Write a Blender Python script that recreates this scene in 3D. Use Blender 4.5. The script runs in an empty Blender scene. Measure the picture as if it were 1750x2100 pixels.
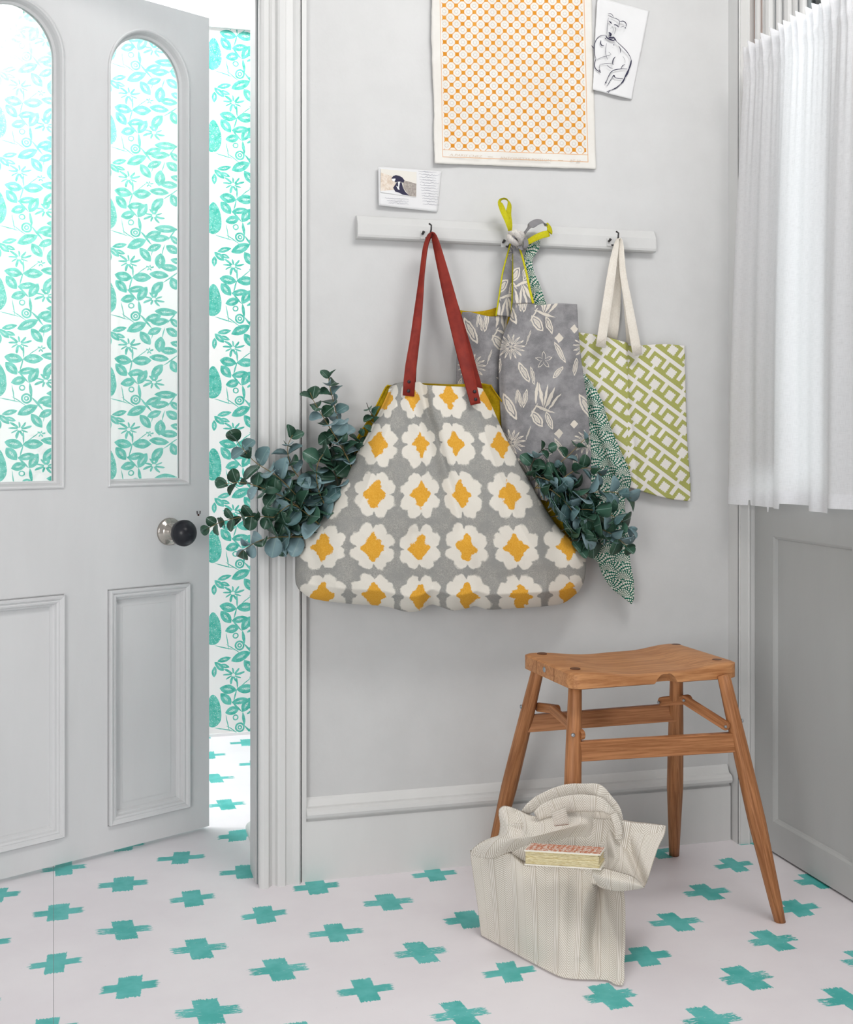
import bpy, math, random
import numpy as np
from mathutils import Vector, Matrix
random.seed(7)
RNG = np.random.RandomState(7)
sc = bpy.context.scene
C = sc.collection
PI = math.pi

# ---------------------------------------------------------------- camera, world, light, exposure
F_PX, HOR = 2427.0, 905.0
YAW = math.radians(15.2)
CAM = np.array([-1.518, -2.682, 1.0])
cam_data = bpy.data.cameras.new('camera')
cam = bpy.data.objects.new('camera', cam_data); C.objects.link(cam); sc.camera = cam
cam.location = CAM
cam.rotation_euler = (PI / 2, 0, -YAW)
cam_data.sensor_fit = 'HORIZONTAL'; cam_data.sensor_width = 36
cam_data.lens = 36 * F_PX / 1750
cam_data.shift_y = (HOR - 1050) / 1750
cam_data.clip_start = 0.05

world = bpy.data.worlds.new('world'); sc.world = world; world.use_nodes = True
wbg = world.node_tree.nodes['Background']
wbg.inputs[0].default_value = (0.98, 0.985, 1.0, 1)
wbg.inputs[1].default_value = 0.52

def area(name, loc, target, size, sizey, power, col=(1, 1, 1)):
    l = bpy.data.lights.new(name, 'AREA'); l.shape = 'RECTANGLE'
    l.size = size; l.size_y = sizey; l.energy = power; l.color = col
    o = bpy.data.objects.new(name, l); C.objects.link(o)
    o.location = loc
    o.rotation_euler = (Vector(target) - Vector(loc)).to_track_quat('-Z', 'Y').to_euler()
    return o
area('left_fill_light', (-3.1, -3.3, 1.15), (-1.6, -0.3, 0.35), 1.2, 1.4, 53, (1.0, 0.99, 0.975))  # fill light added from behind left of the camera, no window stands there
area('window_daylight', (-0.35, -1.35, 2.70), (-0.85, 0, 1.25), 1.3, 0.7, 41, (1.0, 0.985, 0.965))
area('hall_skylight', (-2.15, 0.84, 2.95), (-2.15, 1.40, 0.9), 1.5, 0.4, 76, (1.0, 0.985, 0.99))
area('outdoor_daylight', (0.62, -0.30, 1.80), (0.0, -0.30, 1.80), 2.4, 2.5, 44, (0.95, 0.98, 1.0))

sc.view_settings.view_transform = 'Standard'
sc.view_settings.look = 'None'
sc.view_settings.gamma = 1.0
sc.view_settings.use_curve_mapping = False
sc.view_settings.exposure = 0.0
sc.cycles.max_bounces = 8
sc.cycles.transparent_max_bounces = 12
sc.cycles.use_denoising = True

# ---------------------------------------------------------------- pixel rays to points in the room
FW = np.array([math.sin(YAW), math.cos(YAW), 0.0])
RT = np.array([math.cos(YAW), -math.sin(YAW), 0.0])
UP = np.array([0, 0, 1.0])
def ray(px, py):
    return FW + RT * ((px - 875) / F_PX) + UP * (-(py - HOR) / F_PX)
def PY(px, py, Y=0.0):            # on a plane parallel to the back wall
    r = ray(px, py); return CAM + r * ((Y - CAM[1]) / r[1])
def PX(px, py, X=0.0):            # on a plane parallel to the right wall
    r = ray(px, py); return CAM + r * ((X - CAM[0]) / r[0])
def PZ(px, py, Z=0.0):            # on a horizontal plane
    r = ray(px, py); return CAM + r * ((Z - CAM[2]) / r[2])
def PD(px, py, dep):              # at a distance from the viewpoint
    return CAM + ray(px, py) * dep
def PN(px, py, P0, n):
    r = ray(px, py); return CAM + r * (np.dot(np.array(P0) - CAM, n) / np.dot(r, n))
def PYa(px, py, Y):               # array version of PY
    px = np.asarray(px, float); py = np.asarray(py, float)
    r = FW[None] + RT[None] * ((px - 875) / F_PX).reshape(-1, 1) + UP[None] * (-(py - HOR) / F_PX).reshape(-1, 1)
    k = ((np.asarray(Y, float).reshape(-1) - CAM[1]) / r[:, 1])
    return CAM[None] + r * k[:, None]
def PDa(px, py, dep):
    px = np.asarray(px, float).reshape(-1); py = np.asarray(py, float).reshape(-1)
    r = FW[None] + RT[None] * ((px - 875) / F_PX)[:, None] + UP[None] * (-(py - HOR) / F_PX)[:, None]
    return CAM[None] + r * np.asarray(dep, float).reshape(-1)[:, None]

# ---------------------------------------------------------------- colours and node maths
def lin(c):
    return tuple(((x / 255) / 12.92 if x / 255 <= .04045 else ((x / 255 + .055) / 1.055) ** 2.4) for x in c) + (1,)

class E:
    """socket with arithmetic: builds Math nodes"""
    def __init__(s, nt, v): s.nt, s.v = nt, v
    def op(s, o, *a, clamp=False):
        n = s.nt.nodes.new('ShaderNodeMath'); n.operation = o; n.use_clamp = clamp
        for i, x in enumerate((s,) + a):
            x = x.v if isinstance(x, E) else x
            if isinstance(x, (int, float)): n.inputs[i].default_value = x
            else: s.nt.links.new(x, n.inputs[i])
        return E(s.nt, n.outputs[0])
    def __add__(s, o): return s.op('ADD', o)
    def __sub__(s, o): return s.op('SUBTRACT', o)
    def __mul__(s, o): return s.op('MULTIPLY', o)
    def __truediv__(s, o): return s.op('DIVIDE', o)
    def __rsub__(s, o): return E(s.nt, float(o)).op('SUBTRACT', s)
    def __neg__(s): return s * -1.0
    __radd__ = __add__; __rmul__ = __mul__
    def abs(s): return s.op('ABSOLUTE')
    def fract(s): return s.op('FRACT')
    def floor(s): return s.op('FLOOR')
    def round(s): return s.op('ROUND')
    def sin(s): return s.op('SINE')
    def cos(s): return s.op('COSINE')
    def sqrt(s): return s.op('SQRT')
    def min(s, o): return s.op('MINIMUM', o)
    def max(s, o): return s.op('MAXIMUM', o)
    def lt(s, o): return s.op('LESS_THAN', o)
    def gt(s, o): return s.op('GREATER_THAN', o)
    def mod(s, o): return s.op('FLOORED_MODULO', o)
    def step(s, lo, hi):        # smooth 0..1
        n = s.nt.nodes.new('ShaderNodeMapRange'); n.interpolation_type = 'SMOOTHSTEP'
        s.nt.links.new(s.v, n.inputs[0]); n.inputs[1].default_value = lo; n.inputs[2].default_value = hi
        return E(s.nt, n.outputs[0])

class Mat:
    def __init__(s, name, rough=.6, spec=.3):
        s.m = bpy.data.materials.new(name); s.m.use_nodes = True
        s.nt = s.m.node_tree; s.b = s.nt.nodes['Principled BSDF']
        s.b.inputs['Roughness'].default_value = rough
        s.b.inputs['Specular IOR Level'].default_value = spec
    def n(s, t): return s.nt.nodes.new(t)
    def l(s, a, b): s.nt.links.new(a.v if isinstance(a, E) else a, b)
    def coord(s, kind='UV'):
        return s.n('ShaderNodeTexCoord').outputs[kind]
    def xyz(s, vec):
        n = s.n('ShaderNodeSeparateXYZ'); s.l(vec, n.inputs[0]); return [E(s.nt, o) for o in n.outputs]
    def vec(s, x, y, z=0.0):
        n = s.n('ShaderNodeCombineXYZ')
        for i, a in enumerate((x, y, z)):
            if isinstance(a, E): s.l(a, n.inputs[i])
            else: n.inputs[i].default_value = a
        return n.outputs[0]
    def noise(s, vec, scale, detail=3, rough=.5, out='Fac', dist=0.0):
        n = s.n('ShaderNodeTexNoise'); s.l(vec, n.inputs['Vector']); n.inputs['Scale'].default_value = scale
        n.inputs['Detail'].default_value = detail; n.inputs['Roughness'].default_value = rough
        n.inputs['Distortion'].default_value = dist
        return E(s.nt, n.outputs[0 if out == 'Fac' else 1])
    def map(s, vec, loc=(0, 0, 0), rot=(0, 0, 0), scale=(1, 1, 1), kind='POINT'):
        n = s.n('ShaderNodeMapping'); n.vector_type = kind; s.l(vec, n.inputs[0])
        n.inputs[1].default_value = loc; n.inputs[2].default_value = rot; n.inputs[3].default_value = scale
        return n.outputs[0]
    def mix(s, f, a, b):
        n = s.n('ShaderNodeMix'); n.data_type = 'RGBA'
        if isinstance(f, (int, float)): n.inputs[0].default_value = f
        else: s.l(f, n.inputs[0])
        for x, i in ((a, 6), (b, 7)):
            if isinstance(x, tuple): n.inputs[i].default_value = x if len(x) == 4 else x + (1,)
            else: s.l(x, n.inputs[i])
        return n.outputs[2]
    def col(s, c):
        if isinstance(c, tuple): s.b.inputs['Base Color'].default_value = c
        else: s.l(c, s.b.inputs['Base Color'])
        return s
    def bump(s, h, strength=.3, dist=.001):
        n = s.n('ShaderNodeBump'); s.l(h, n.inputs['Height']); n.inputs['Strength'].default_value = strength
        n.inputs['Distance'].default_value = dist; s.l(n.outputs[0], s.b.inputs['Normal']); return s
    def leaves(s, p, shapes, W, H):
        """p: vector socket already wrapped to the tile [0,W]x[0,H]; shapes: (x,y,angle,len,width). value<0 inside"""
        acc = None
        for (x, y, a, L, w) in shapes:
            ext = L * .49
            for ox in (-W, 0, W):
                for oy in (-H, 0, H):
                    cx, cy = x + ox, y + oy
                    if cx < -ext or cx > W + ext or cy < -ext or cy > H + ext: continue
                    if (ox or oy) and not (-ext < cx < W + ext and -ext < cy < H + ext): continue
                    q = s.map(p, (cx, cy, 0), (0, 0, math.radians(a)), (L / 2, w / .828, 1), 'TEXTURE')
                    n1 = s.n('ShaderNodeVectorMath'); n1.operation = 'ABSOLUTE'; s.l(q, n1.inputs[0])
                    n2 = s.n('ShaderNodeVectorMath'); n2.operation = 'ADD'; s.l(n1.outputs[0], n2.inputs[0]); n2.inputs[1].default_value = (0, 1, 0)
                    n3 = s.n('ShaderNodeVectorMath'); n3.operation = 'LENGTH'; s.l(n2.outputs[0], n3.inputs[0])
                    e = E(s.nt, n3.outputs['Value'])
                    acc = e if acc is None else acc.min(e)
        return acc - 1.41421
    def wrap(s, u, v, W, H):
        return s.vec(u.mod(W), v.mod(H), 0.0)

# ---------------------------------------------------------------- mesh helpers
def setp(o, label=None, cat=None, group=None, kind=None):
    if label: o['label'] = label
    if cat: o['category'] = cat
    if group: o['group'] = group
    if kind: o['kind'] = kind
    return o
def link(name, me, mat=None, parent=None, smooth=False):
    o = bpy.data.objects.new(name, me); C.objects.link(o)
    if mat is not None: me.materials.append(mat.m if isinstance(mat, Mat) else mat)
    if parent is not None:
        o.parent = parent
        o.matrix_parent_inverse = parent.matrix_basis.inverted() if parent.parent is None else Matrix.Identity(4)
        if parent.parent is not None:
            o.matrix_parent_inverse = (parent.parent.matrix_basis @ Matrix.Identity(4)).inverted() if False else Matrix.Identity(4)
    if smooth: me.polygons.foreach_set('use_smooth', [True] * len(me.polygons))
    return o
def thing(name, loc, label, cat, group=None):
    o = bpy.data.objects.new(name, None); C.objects.link(o)
    o.location = tuple(float(a) for a in loc); o.empty_display_size = .05
    return setp(o, label, cat, group)

class MB:
    def __init__(s): s.v, s.f, s.uv = [], [], []
    def add(s, vs, fs, uv=None):
        k = len(s.v); s.v += [tuple(float(a) for a in p) for p in vs]; s.f += [[k + i for i in f] for f in fs]
        s.uv += list(uv) if uv is not None else [(0, 0)] * len(vs)
        return s
    def box(s, lo, hi):
        x0, y0, z0 = lo; x1, y1, z1 = hi
        vs = [(x0, y0, z0), (x1, y0, z0), (x1, y1, z0), (x0, y1, z0), (x0, y0, z1), (x1, y0, z1), (x1, y1, z1), (x0, y1, z1)]
        fs = [(0, 3, 2, 1), (4, 5, 6, 7), (0, 1, 5, 4), (1, 2, 6, 5), (2, 3, 7, 6), (3, 0, 4, 7)]
        return s.add(vs, fs)
    def tube(s, pts, r, n=10, cap=True, up=None, flat=1.0):
        pts = [np.array(p, float) for p in pts]; m = len(pts)
        rs = [r] * m if isinstance(r, (int, float)) else list(r)
        vs, uv, fs = [], [], []
        up = np.array(up if up is not None else (0.13, .31, .94), float)
        L = 0; prev = None
        for i, p in enumerate(pts):
            t = pts[min(i + 1, m - 1)] - pts[max(i - 1, 0)]; t = t / (np.linalg.norm(t) + 1e-12)
            if prev is None:
                a = np.cross(t, up); a = np.cross(t, (1, 0, 0)) if np.linalg.norm(a) < 1e-3 else a
            else: a = prev - t * np.dot(prev, t)
            a = a / (np.linalg.norm(a) + 1e-12); prev = a; b = np.cross(t, a)
            if i: L += np.linalg.norm(p - pts[i - 1])
            for k in range(n):
                th = 2 * PI * k / n
                vs.append(p + a * rs[i] * math.cos(th) + b * rs[i] * flat * math.sin(th)); uv.append((k / n * .1, L))
        for i in range(m - 1):
            for k in range(n):
                k2 = (k + 1) % n
                fs.append((i * n + k, i * n + k2, (i + 1) * n + k2, (i + 1) * n + k))
        if cap: fs += [tuple(range(n))[::-1], tuple((m - 1) * n + k for k in range(n))]
        return s.add(vs, fs, uv)
    def lathe(s, prof, O, ax, n=24):
        ax = np.array(ax, float); ax /= np.linalg.norm(ax); a = np.cross(ax, (0.1, .2, .97)); a /= np.linalg.norm(a); b = np.cross(ax, a)
        vs = []; fs = []
        for (h, r) in prof:
            for k in range(n):
                th = 2 * PI * k / n; vs.append(np.array(O) + ax * h + a * r * math.cos(th) + b * r * math.sin(th))
        for i in range(len(prof) - 1):
            for k in range(n):
                k2 = (k + 1) % n; fs.append((i * n + k, i * n + k2, (i + 1) * n + k2, (i + 1) * n + k))
        fs += [tuple(range(n))[::-1], tuple((len(prof) - 1) * n + k for k in range(n))]
        return s.add(vs, fs)
    def prism(s, poly, O, eu, ev, en, th):
        """polygon in (u,v), extruded along en by th from O"""
        O, eu, ev, en = (np.array(a, float) for a in (O, eu, ev, en)); n = len(poly)
        vs = [O + eu * u + ev * v for u, v in poly] + [O + eu * u + ev * v + en * th for u, v in poly]
        fs = [tuple(range(n))[::-1], tuple(range(n, 2 * n))] + [(i, (i + 1) % n, n + (i + 1) % n, n + i) for i in range(n)]
        return s.add(vs, fs, [(u, v) for u, v in poly] * 2)
    def sweep(s, path, prof, O, eu, ev, en, closed=True):
        """profile (offset inward, height along en) swept with mitres along a 2-D path in the (eu,ev) plane; offset is to the left of travel"""
        O, eu, ev, en = (np.array(a, float) for a in (O, eu, ev, en)); P = [np.array(p, float) for p in path]; m = len(P); k = len(prof)
        vs = []; fs = []
        for i in range(m):
            a = P[i] - P[i - 1] if (closed or i > 0) else P[i + 1] - P[i]
            b = P[(i + 1) % m] - P[i] if (closed or i < m - 1) else P[i] - P[i - 1]
            a = a / np.linalg.norm(a); b = b / np.linalg.norm(b)
            na = np.array([-a[1], a[0]]); nb = np.array([-b[1], b[0]]); mm = na + nb; mm = mm / max(np.dot(mm, na), .2)
            for (o, h) in prof:
                q = P[i] + mm * o; vs.append(O + eu * q[0] + ev * q[1] + en * h)
        for i in range(m if closed else m - 1):
            j = (i + 1) % m
            for t in range(k - 1): fs.append((i * k + t, j * k + t, j * k + t + 1, i * k + t + 1))
        if not closed: fs += [tuple(range(k))[::-1], tuple((m - 1) * k + t for t in range(k))]
        return s.add(vs, fs)
    def build(s, name, mat, parent=None, smooth=False, fix=True, uv=True):
        me = bpy.data.meshes.new(name); me.from_pydata(s.v, [], s.f)
        if fix:
            import bmesh
            bm = bmesh.new(); bm.from_mesh(me); bmesh.ops.recalc_face_normals(bm, faces=bm.faces); bm.to_mesh(me); bm.free()
        if uv:
            lay = me.uv_layers.new(name='UVMap'); idx = np.zeros(len(me.loops), int); me.loops.foreach_get('vertex_index', idx)
            lay.data.foreach_set('uv', np.array(s.uv, float)[idx].reshape(-1))
        return link(name, me, mat, parent, smooth)

def grid_mesh(name, V, UV, nu, nv, mat, parent=None, back=None, smooth=True):
    """V: (nv*nu,3) row-major (v rows). back: second sheet of the same shape, stitched round the edge"""
    idx = np.arange(nu * nv).reshape(nv, nu)
    q = np.stack([idx[:-1, :-1], idx[1:, :-1], idx[1:, 1:], idx[:-1, 1:]], -1).reshape(-1, 4)
    if back is not None:
        N = nu * nv; q2 = q[:, ::-1] + N
        loop = np.concatenate([idx[0, :-1], idx[:-1, -1], idx[-1, :0:-1], idx[:0:-1, 0]])
        l2 = np.roll(loop, -1)
        st = np.stack([loop, l2, l2 + N, loop + N], -1)
        q = np.concatenate([q, q2, st]); V = np.concatenate([V, back]); UV = np.concatenate([UV, UV])
    me = bpy.data.meshes.new(name)
    me.vertices.add(len(V)); me.vertices.foreach_set('co', V.reshape(-1))
    me.loops.add(q.size); me.loops.foreach_set('vertex_index', q.reshape(-1).astype(np.int32))
    me.polygons.add(len(q)); me.polygons.foreach_set('loop_start', np.arange(0, q.size, 4, dtype=np.int32))
    me.polygons.foreach_set('loop_total', np.full(len(q), 4, np.int32))
    lay = me.uv_layers.new(name='UVMap'); lay.data.foreach_set('uv', UV[q.reshape(-1)].reshape(-1))
    me.update(calc_edges=True); me.validate()
    return link(name, me, mat, parent, smooth)

def smooth_line(pts, n):
    """Catmull-Rom through pts, n samples by arclength"""
    P = np.array(pts, float)
    if len(P) == 2: t = np.linspace(0, 1, n)[:, None]; return P[0] * (1 - t) + P[1] * t
    Q = np.vstack([2 * P[0] - P[1], P, 2 * P[-1] - P[-2]]); out = []
    for i in range(1, len(Q) - 2):
        t = np.linspace(0, 1, 24, endpoint=False)[:, None]; p0, p1, p2, p3 = Q[i - 1], Q[i], Q[i + 1], Q[i + 2]
        out.append(.5 * ((2 * p1) + (-p0 + p2) * t + (2 * p0 - 5 * p1 + 4 * p2 - p3) * t ** 2 + (-p0 + 3 * p1 - 3 * p2 + p3) * t ** 3))
    A = np.vstack(out + [P[-1:]]); s = np.r_[0, np.cumsum(np.linalg.norm(np.diff(A, axis=0), axis=1))]
    x = np.linspace(0, s[-1], n); return np.stack([np.interp(x, s, A[:, k]) for k in range(A.shape[1])], 1)
def coons(top, bot, left, right, nu, nv, sm=True):
    f = smooth_line if sm else smooth_line
    T, B, Lf, R = f(top, nu), f(bot, nu), f(left, nv), f(right, nv)
    u = np.linspace(0, 1, nu)[None, :, None]; v = np.linspace(0, 1, nv)[:, None, None]
    S = (1 - v) * T[None] + v * B[None] + (1 - u) * Lf[:, None] + u * R[:, None] \
        - ((1 - u) * (1 - v) * T[0] + u * (1 - v) * T[-1] + (1 - u) * v * B[0] + u * v * B[-1])
    return S, np.broadcast_to(u[..., 0], (nv, nu)), np.broadcast_to(v[..., 0], (nv, nu))
def dist_line(X, Y, pts):
    """signed-less distance from the arrays X,Y to a polyline"""
    d = np.full(X.shape, 1e9)
    for (a, b) in zip(pts[:-1], pts[1:]):
        a = np.array(a, float); b = np.array(b, float); e = b - a
        t = np.clip(((X - a[0]) * e[0] + (Y - a[1]) * e[1]) / (e @ e), 0, 1)
        d = np.minimum(d, np.hypot(X - a[0] - t * e[0], Y - a[1] - t * e[1]))
    return d
def wob(X, Y, s, seed=0):
    r = np.random.RandomState(seed); o = 0
    for k in range(6):
        a = r.uniform(0, 2 * PI); f = r.uniform(.5, 1.6) / s
        o = o + np.sin((X * math.cos(a) + Y * math.sin(a)) * f * 2 * PI + r.uniform(0, 6.28)) / 6
    return o
def ribbon(name, pts, widths, side, th, mat, parent=None, n=60):
    """flat strap: centre line pts (3-D), widths, side vectors (one or a list) and thickness"""
    m = len(pts); A = smooth_line(np.hstack([np.array(pts, float), np.array(widths, float).reshape(-1, 1),
         np.array(side, float).reshape(-1, 3) if np.array(side).ndim == 2 else np.tile(np.array(side, float), (m, 1))]), n)
    c, w, sd = A[:, :3], A[:, 3:4], A[:, 4:7]; t = np.gradient(c, axis=0); t /= np.linalg.norm(t, axis=1)[:, None] + 1e-9
    sd = sd - t * (sd * t).sum(1)[:, None]; sd /= np.linalg.norm(sd, axis=1)[:, None] + 1e-9; nn = np.cross(t, sd)
    s = np.r_[0, np.cumsum(np.linalg.norm(np.diff(c, axis=0), axis=1))]
    cols = [-.5, -.44, -.15, .15, .44, .5]; hh = [.0, 1, 1, 1, 1, .0]; k = len(cols)
    F = np.stack([c + sd * w * a + nn * th * .5 * h for a, h in zip(cols, hh)], 1).reshape(-1, 3)
    Bk = np.stack([c + sd * w * a - nn * th * .5 * h for a, h in zip(cols, hh)], 1).reshape(-1, 3)
    UV = np.stack([np.stack([w[:, 0] * a, s], -1) for a in cols], 1).reshape(-1, 2)
    o = grid_mesh(name, F, UV, k, n, mat, parent, back=Bk + 1e-6)
    return o
# ---------------------------------------------------------------- materials
def paint(name, rgb, rough=.5, bump=.25, mott=.035, stretch=(1, 1, .25)):
    m = Mat(name, rough, .35); o = m.coord('Object')
    q = m.map(o, scale=stretch); n = m.noise(q, 9, 5, .6); n2 = m.noise(o, 60, 3, .6)
    c = lin(rgb); d = tuple(x * (1 - mott * 2.2) for x in c[:3]) + (1,)
    m.col(m.mix(n.step(.3, .7), d, c)); m.bump(n * .6 + n2 * .4, bump, .002)
    return m
M_wall = paint('wall_paint', (206, 206, 206), .55, .35, .02, (1, 1, 1))
M_rail = paint('rail_paint', (207, 207, 206), .45, .3, .02)
M_trim = paint('trim_paint', (216, 216, 215), .42, .16, .02)
M_door = paint('door_paint', (218, 218, 219), .38, .2, .02)
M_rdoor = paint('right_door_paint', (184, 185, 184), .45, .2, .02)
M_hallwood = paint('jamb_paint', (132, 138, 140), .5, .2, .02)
M_white = paint('white_plaster', (240, 240, 240), .7, .1, .01)
M_bare = paint('bare_wood_edge', (198, 128, 82), .7, .5, .12, (6, 6, .4))
M_dark = Mat('gap_shade', .9); M_dark.col(lin((40, 42, 44)))
M_black = Mat('black_iron', .45, .5); M_black.col(lin((38, 36, 36)))
M_nickel = Mat('polished_nickel', .16); M_nickel.col(lin((185, 178, 170))); M_nickel.b.inputs['Metallic'].default_value = 1
M_steel = Mat('zinc_bolt', .35); M_steel.col(lin((170, 175, 180))); M_steel.b.inputs['Metallic'].default_value = 1
M_rivet = Mat('dark_rivet', .4); M_rivet.col(lin((70, 62, 66))); M_rivet.b.inputs['Metallic'].default_value = .8
M_ebony = Mat('black_knob', .3, .3); M_ebony.col(lin((36, 37, 43)))
M_brown = Mat('screw_hole', .8); M_brown.col(lin((70, 40, 25)))

# painted floor: white boards with stencilled teal brush crosses on a regular lattice
m = M_floor = Mat('painted_floor', .42, .4)
o = m.coord('Object'); x, y, z = m.xyz(o)
SX, SY = .1386, .1313
fx, fy = (x + .229) / SX, (y + .312) / SY
sm_, df = (fx + fy) * .5, (fx - fy) * .5           # lattice of the even cells
ia, ib = sm_.round(), df.round()
cx, cy = ia + ib, ia - ib
lx, ly = (fx - cx) * SX, (fy - cy) * SY
rnd = m.n('ShaderNodeTexWhiteNoise'); rnd.noise_dimensions = '3D'; m.l(m.vec(cx, cy, 3.0), rnd.inputs['Vector'])
rr = m.xyz(rnd.outputs['Color'])
lx = lx + (rr[0] - .5) * .012; ly = ly + (rr[1] - .5) * .010
edge = m.noise(o, 95, 4, .75) - .5
edgx = m.noise(m.map(o, scale=(26, 320, 1)), 1.0, 3, .7) - .5
edgy = m.noise(m.map(o, scale=(320, 26, 1)), 1.0, 3, .7) - .5
lx2 = lx + ly * (rr[2] - .5) * .25; ly2 = ly + lx * (rr[0] - .5) * .16
armx = (lx2.abs() - (rr[0] * .010 + .046) + edgx * .034).max(ly2.abs() - (rr[1] * .004 + .0125) + edge * .006)
army = (ly2.abs() - (rr[2] * .008 + .041) + edgy * .022).max(lx2.abs() - (rr[1] * .005 + .0180) + edge * .007)
dry = m.noise(m.map(o, scale=(60, 420, 1)), 1.0, 3, .7)
far = (lx2.abs() - .030) * 14.0
scuff = (dry - .57 - (1.0 - rr[2]) * .13 + far * .22).gt(.02)
cross = armx.min(army).step(.0008, -.0008) * (1.0 - scuff * rr[2].gt(.25))
mott = m.noise(o, 3.5, 4, .6); spk = m.noise(o, 190, 1, .5).gt(.79)
base = m.mix(mott.step(.3, .7), lin((235, 229, 233)), lin((241, 236, 239)))
base = m.mix(spk * .35, base, lin((170, 165, 168)))
tint = m.mix(m.noise(o, 14, 3, .6).step(.35, .65), lin((66, 178, 171)), lin((98, 196, 191)))
seam = ((x - 1.0 * 0) * 1.0)
gx, gy = PZ(110, 1790)[:2]; hx, hy = PZ(110, 2095)[:2]
nx, ny = -(hy - gy), (hx - gx); L_ = math.hypot(nx, ny); nx /= L_; ny /= L_
sd = ((x - gx) * nx + (y - gy) * ny).abs().lt(.0006) * y.lt(.6)
c = m.mix(cross, base, tint); c = m.mix(sd * .75, c, lin((120, 118, 120)))
m.col(c); m.bump(m.noise(o, 40, 4, .6) * .5 + (1.0 - sd) * .5 + cross * .06, .12, .002)

# block-printed wallpaper: vines, leaves, honeysuckle and birds in teal; tile drawn in centimetre-like units
m = M_paper = Mat('printed_wallpaper', .6, .2)
K = .278 / 1190.0; TW, TH = 1475.0, 1190.0
ux, uy, uz = m.xyz(m.coord('UV'))
warp = m.noise(m.coord('UV'), 22, 2, .5, out='Color')
wx, wy, wz = m.xyz(warp.v)
U = ux / K + (wx - .5) * 26.0; V = -uy / K + (wy - .5) * 26.0
p = m.wrap(U, V, TW, TH)
SH = [(375, 300, 10, 250, 100), (632, 305, 178, 270, 100), (345, 440, 50, 230, 95), (545, 478, -12, 240, 72), (640, 540, -58, 240, 92),
      (440, 615, -15, 210, 88), (560, 1020, -25, 300, 100), (322, 1055, -14, 210, 55), (250, 1150, 42, 190, 60), (330, 1148, 18, 150, 45), (180, 1225, 92, 160, 55),
      (790, 880, -18, 240, 78), (885, 930, -8, 260, 78), (970, 790, 1, 330, 84), (1095, 945, 40, 180, 66), (805, 1065, -24, 215, 76), (1060, 1080, 30, 210, 90),
      (885, 1255, -84, 230, 110), (1010, 1345, 5, 270, 80), (872, 262, 5, 280, 80), (845, 450, -50, 250, 98), (1080, 378, 70, 190, 92), (680, 1170, 52, 240, 92),
      (1120, 1245, 12, 180, 66), (1260, 300, -40, 250, 90), (1370, 420, 15, 240, 84), (1240, 520, 60, 200, 84), (1330, 640, -25, 260, 90), (1230, 800, 20, 220, 78),
      (1370, 880, -55, 230, 92), (1270, 1000, -10, 240, 84), (1400, 1080, 40, 210, 84), (1240, 1180, -60, 180, 74), (1460, 230, 70, 210, 84), (1480, 700, 80, 220, 80), (1500, 1000, -75, 200, 70)]
VN = [(480, 390, 105, 190, 12), (500, 560, 48, 230, 15), (600, 740, 82, 200, 26), (690, 930, 50, 260, 18), (370, 790, 80, 260, 9), (450, 900, 35, 260, 9), (320, 880, 15, 300, 9),
      (1040, 290, -35, 300, 11), (1060, 860, -52, 260, 11), (930, 1090, -75, 170, 10), (640, 1390, -38, 240, 8), (505, 1400, 88, 180, 14), (780, 1110, -80, 160, 8),
      (1210, 420, 65, 330, 10), (1290, 720, 75, 360, 10), (1330, 1010, 60, 330, 10), (1430, 560, -70, 330, 9), (205, 980, 80, 200, 9), (1440, 120, -40, 260, 9)]
FL = []
for (fx_, fy_, sets) in ((450, 1285, [(-150, 170, 40), (-125, 130, 26), (-95, 130, 22), (-68, 150, 24), (-45, 170, 24), (-20, 150, 34), (25, 170, 60), (150, 190, 62), (105, 170, 52), (65, 130, 22)]),
                         (800, 610, [(-160, 130, 22), (-130, 130, 26), (-95, 110, 60), (-60, 120, 46), (-30, 150, 30), (5, 230, 48), (30, 190, 34), (70, 140, 34), (100, 170, 50), (170, 130, 22)])):
    for a, L, w in sets:
        FL.append((fx_ + math.cos(math.radians(a)) * L * .5, fy_ + math.sin(math.radians(a)) * L * .5, a, L, w))
for a in range(0, 360, 72): FL.append((740 + 38 * math.cos(math.radians(a)), 1350 + 38 * math.sin(math.radians(a)), a, 70, 34))
for a in range(0, 360, 72): FL.append((1330 + 38 * math.cos(math.radians(a)), 190 + 38 * math.sin(math.radians(a)), a, 70, 34))
SH_, VN_ = SH, [(a, b, c, d, e * 1.7) for a, b, c, d, e in VN[:17]]
SH_ = [(a, b, c, d, e * 1.36) for a, b, c, d, e in SH_]
dl = m.leaves(p, SH_, TW, TH); dv = m.leaves(p, VN_, TW, TH)
fine = m.noise(m.coord('UV'), 420, 2, .5)
body = dl.lt(0.0) * (1.0 - dl.lt(-.31 + 0.0) * fine.gt(.47) * .65)     # carved highlights along each leaf
pxx, pyy, _ = m.xyz(p)
ey = (pyy - 600) / 235.0; ex = (pxx - 172) / 108.0 * (1.0 - ey * .28) + ey * ey * .12
bird = ((ex * ex + ey * ey).sqrt() - 1.0).lt(0.0)
vor = m.n('ShaderNodeTexVoronoi'); m.l(m.coord('UV'), vor.inputs['Vector']); vor.inputs['Scale'].default_value = 210
spd = E(m.nt, vor.outputs['Distance']).lt(.20)
def ring(cx_, cy_, r_, t_):
    a, b = pxx - cx_, pyy - cy_; return ((a * a + b * b).sqrt() - r_).abs().lt(t_)
rg = ring(485, 715, 34, 9).max(ring(545, 860, 58, 13)).max(ring(545, 860, 24, 10)).max(ring(1450, 330, 30, 8))
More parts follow.
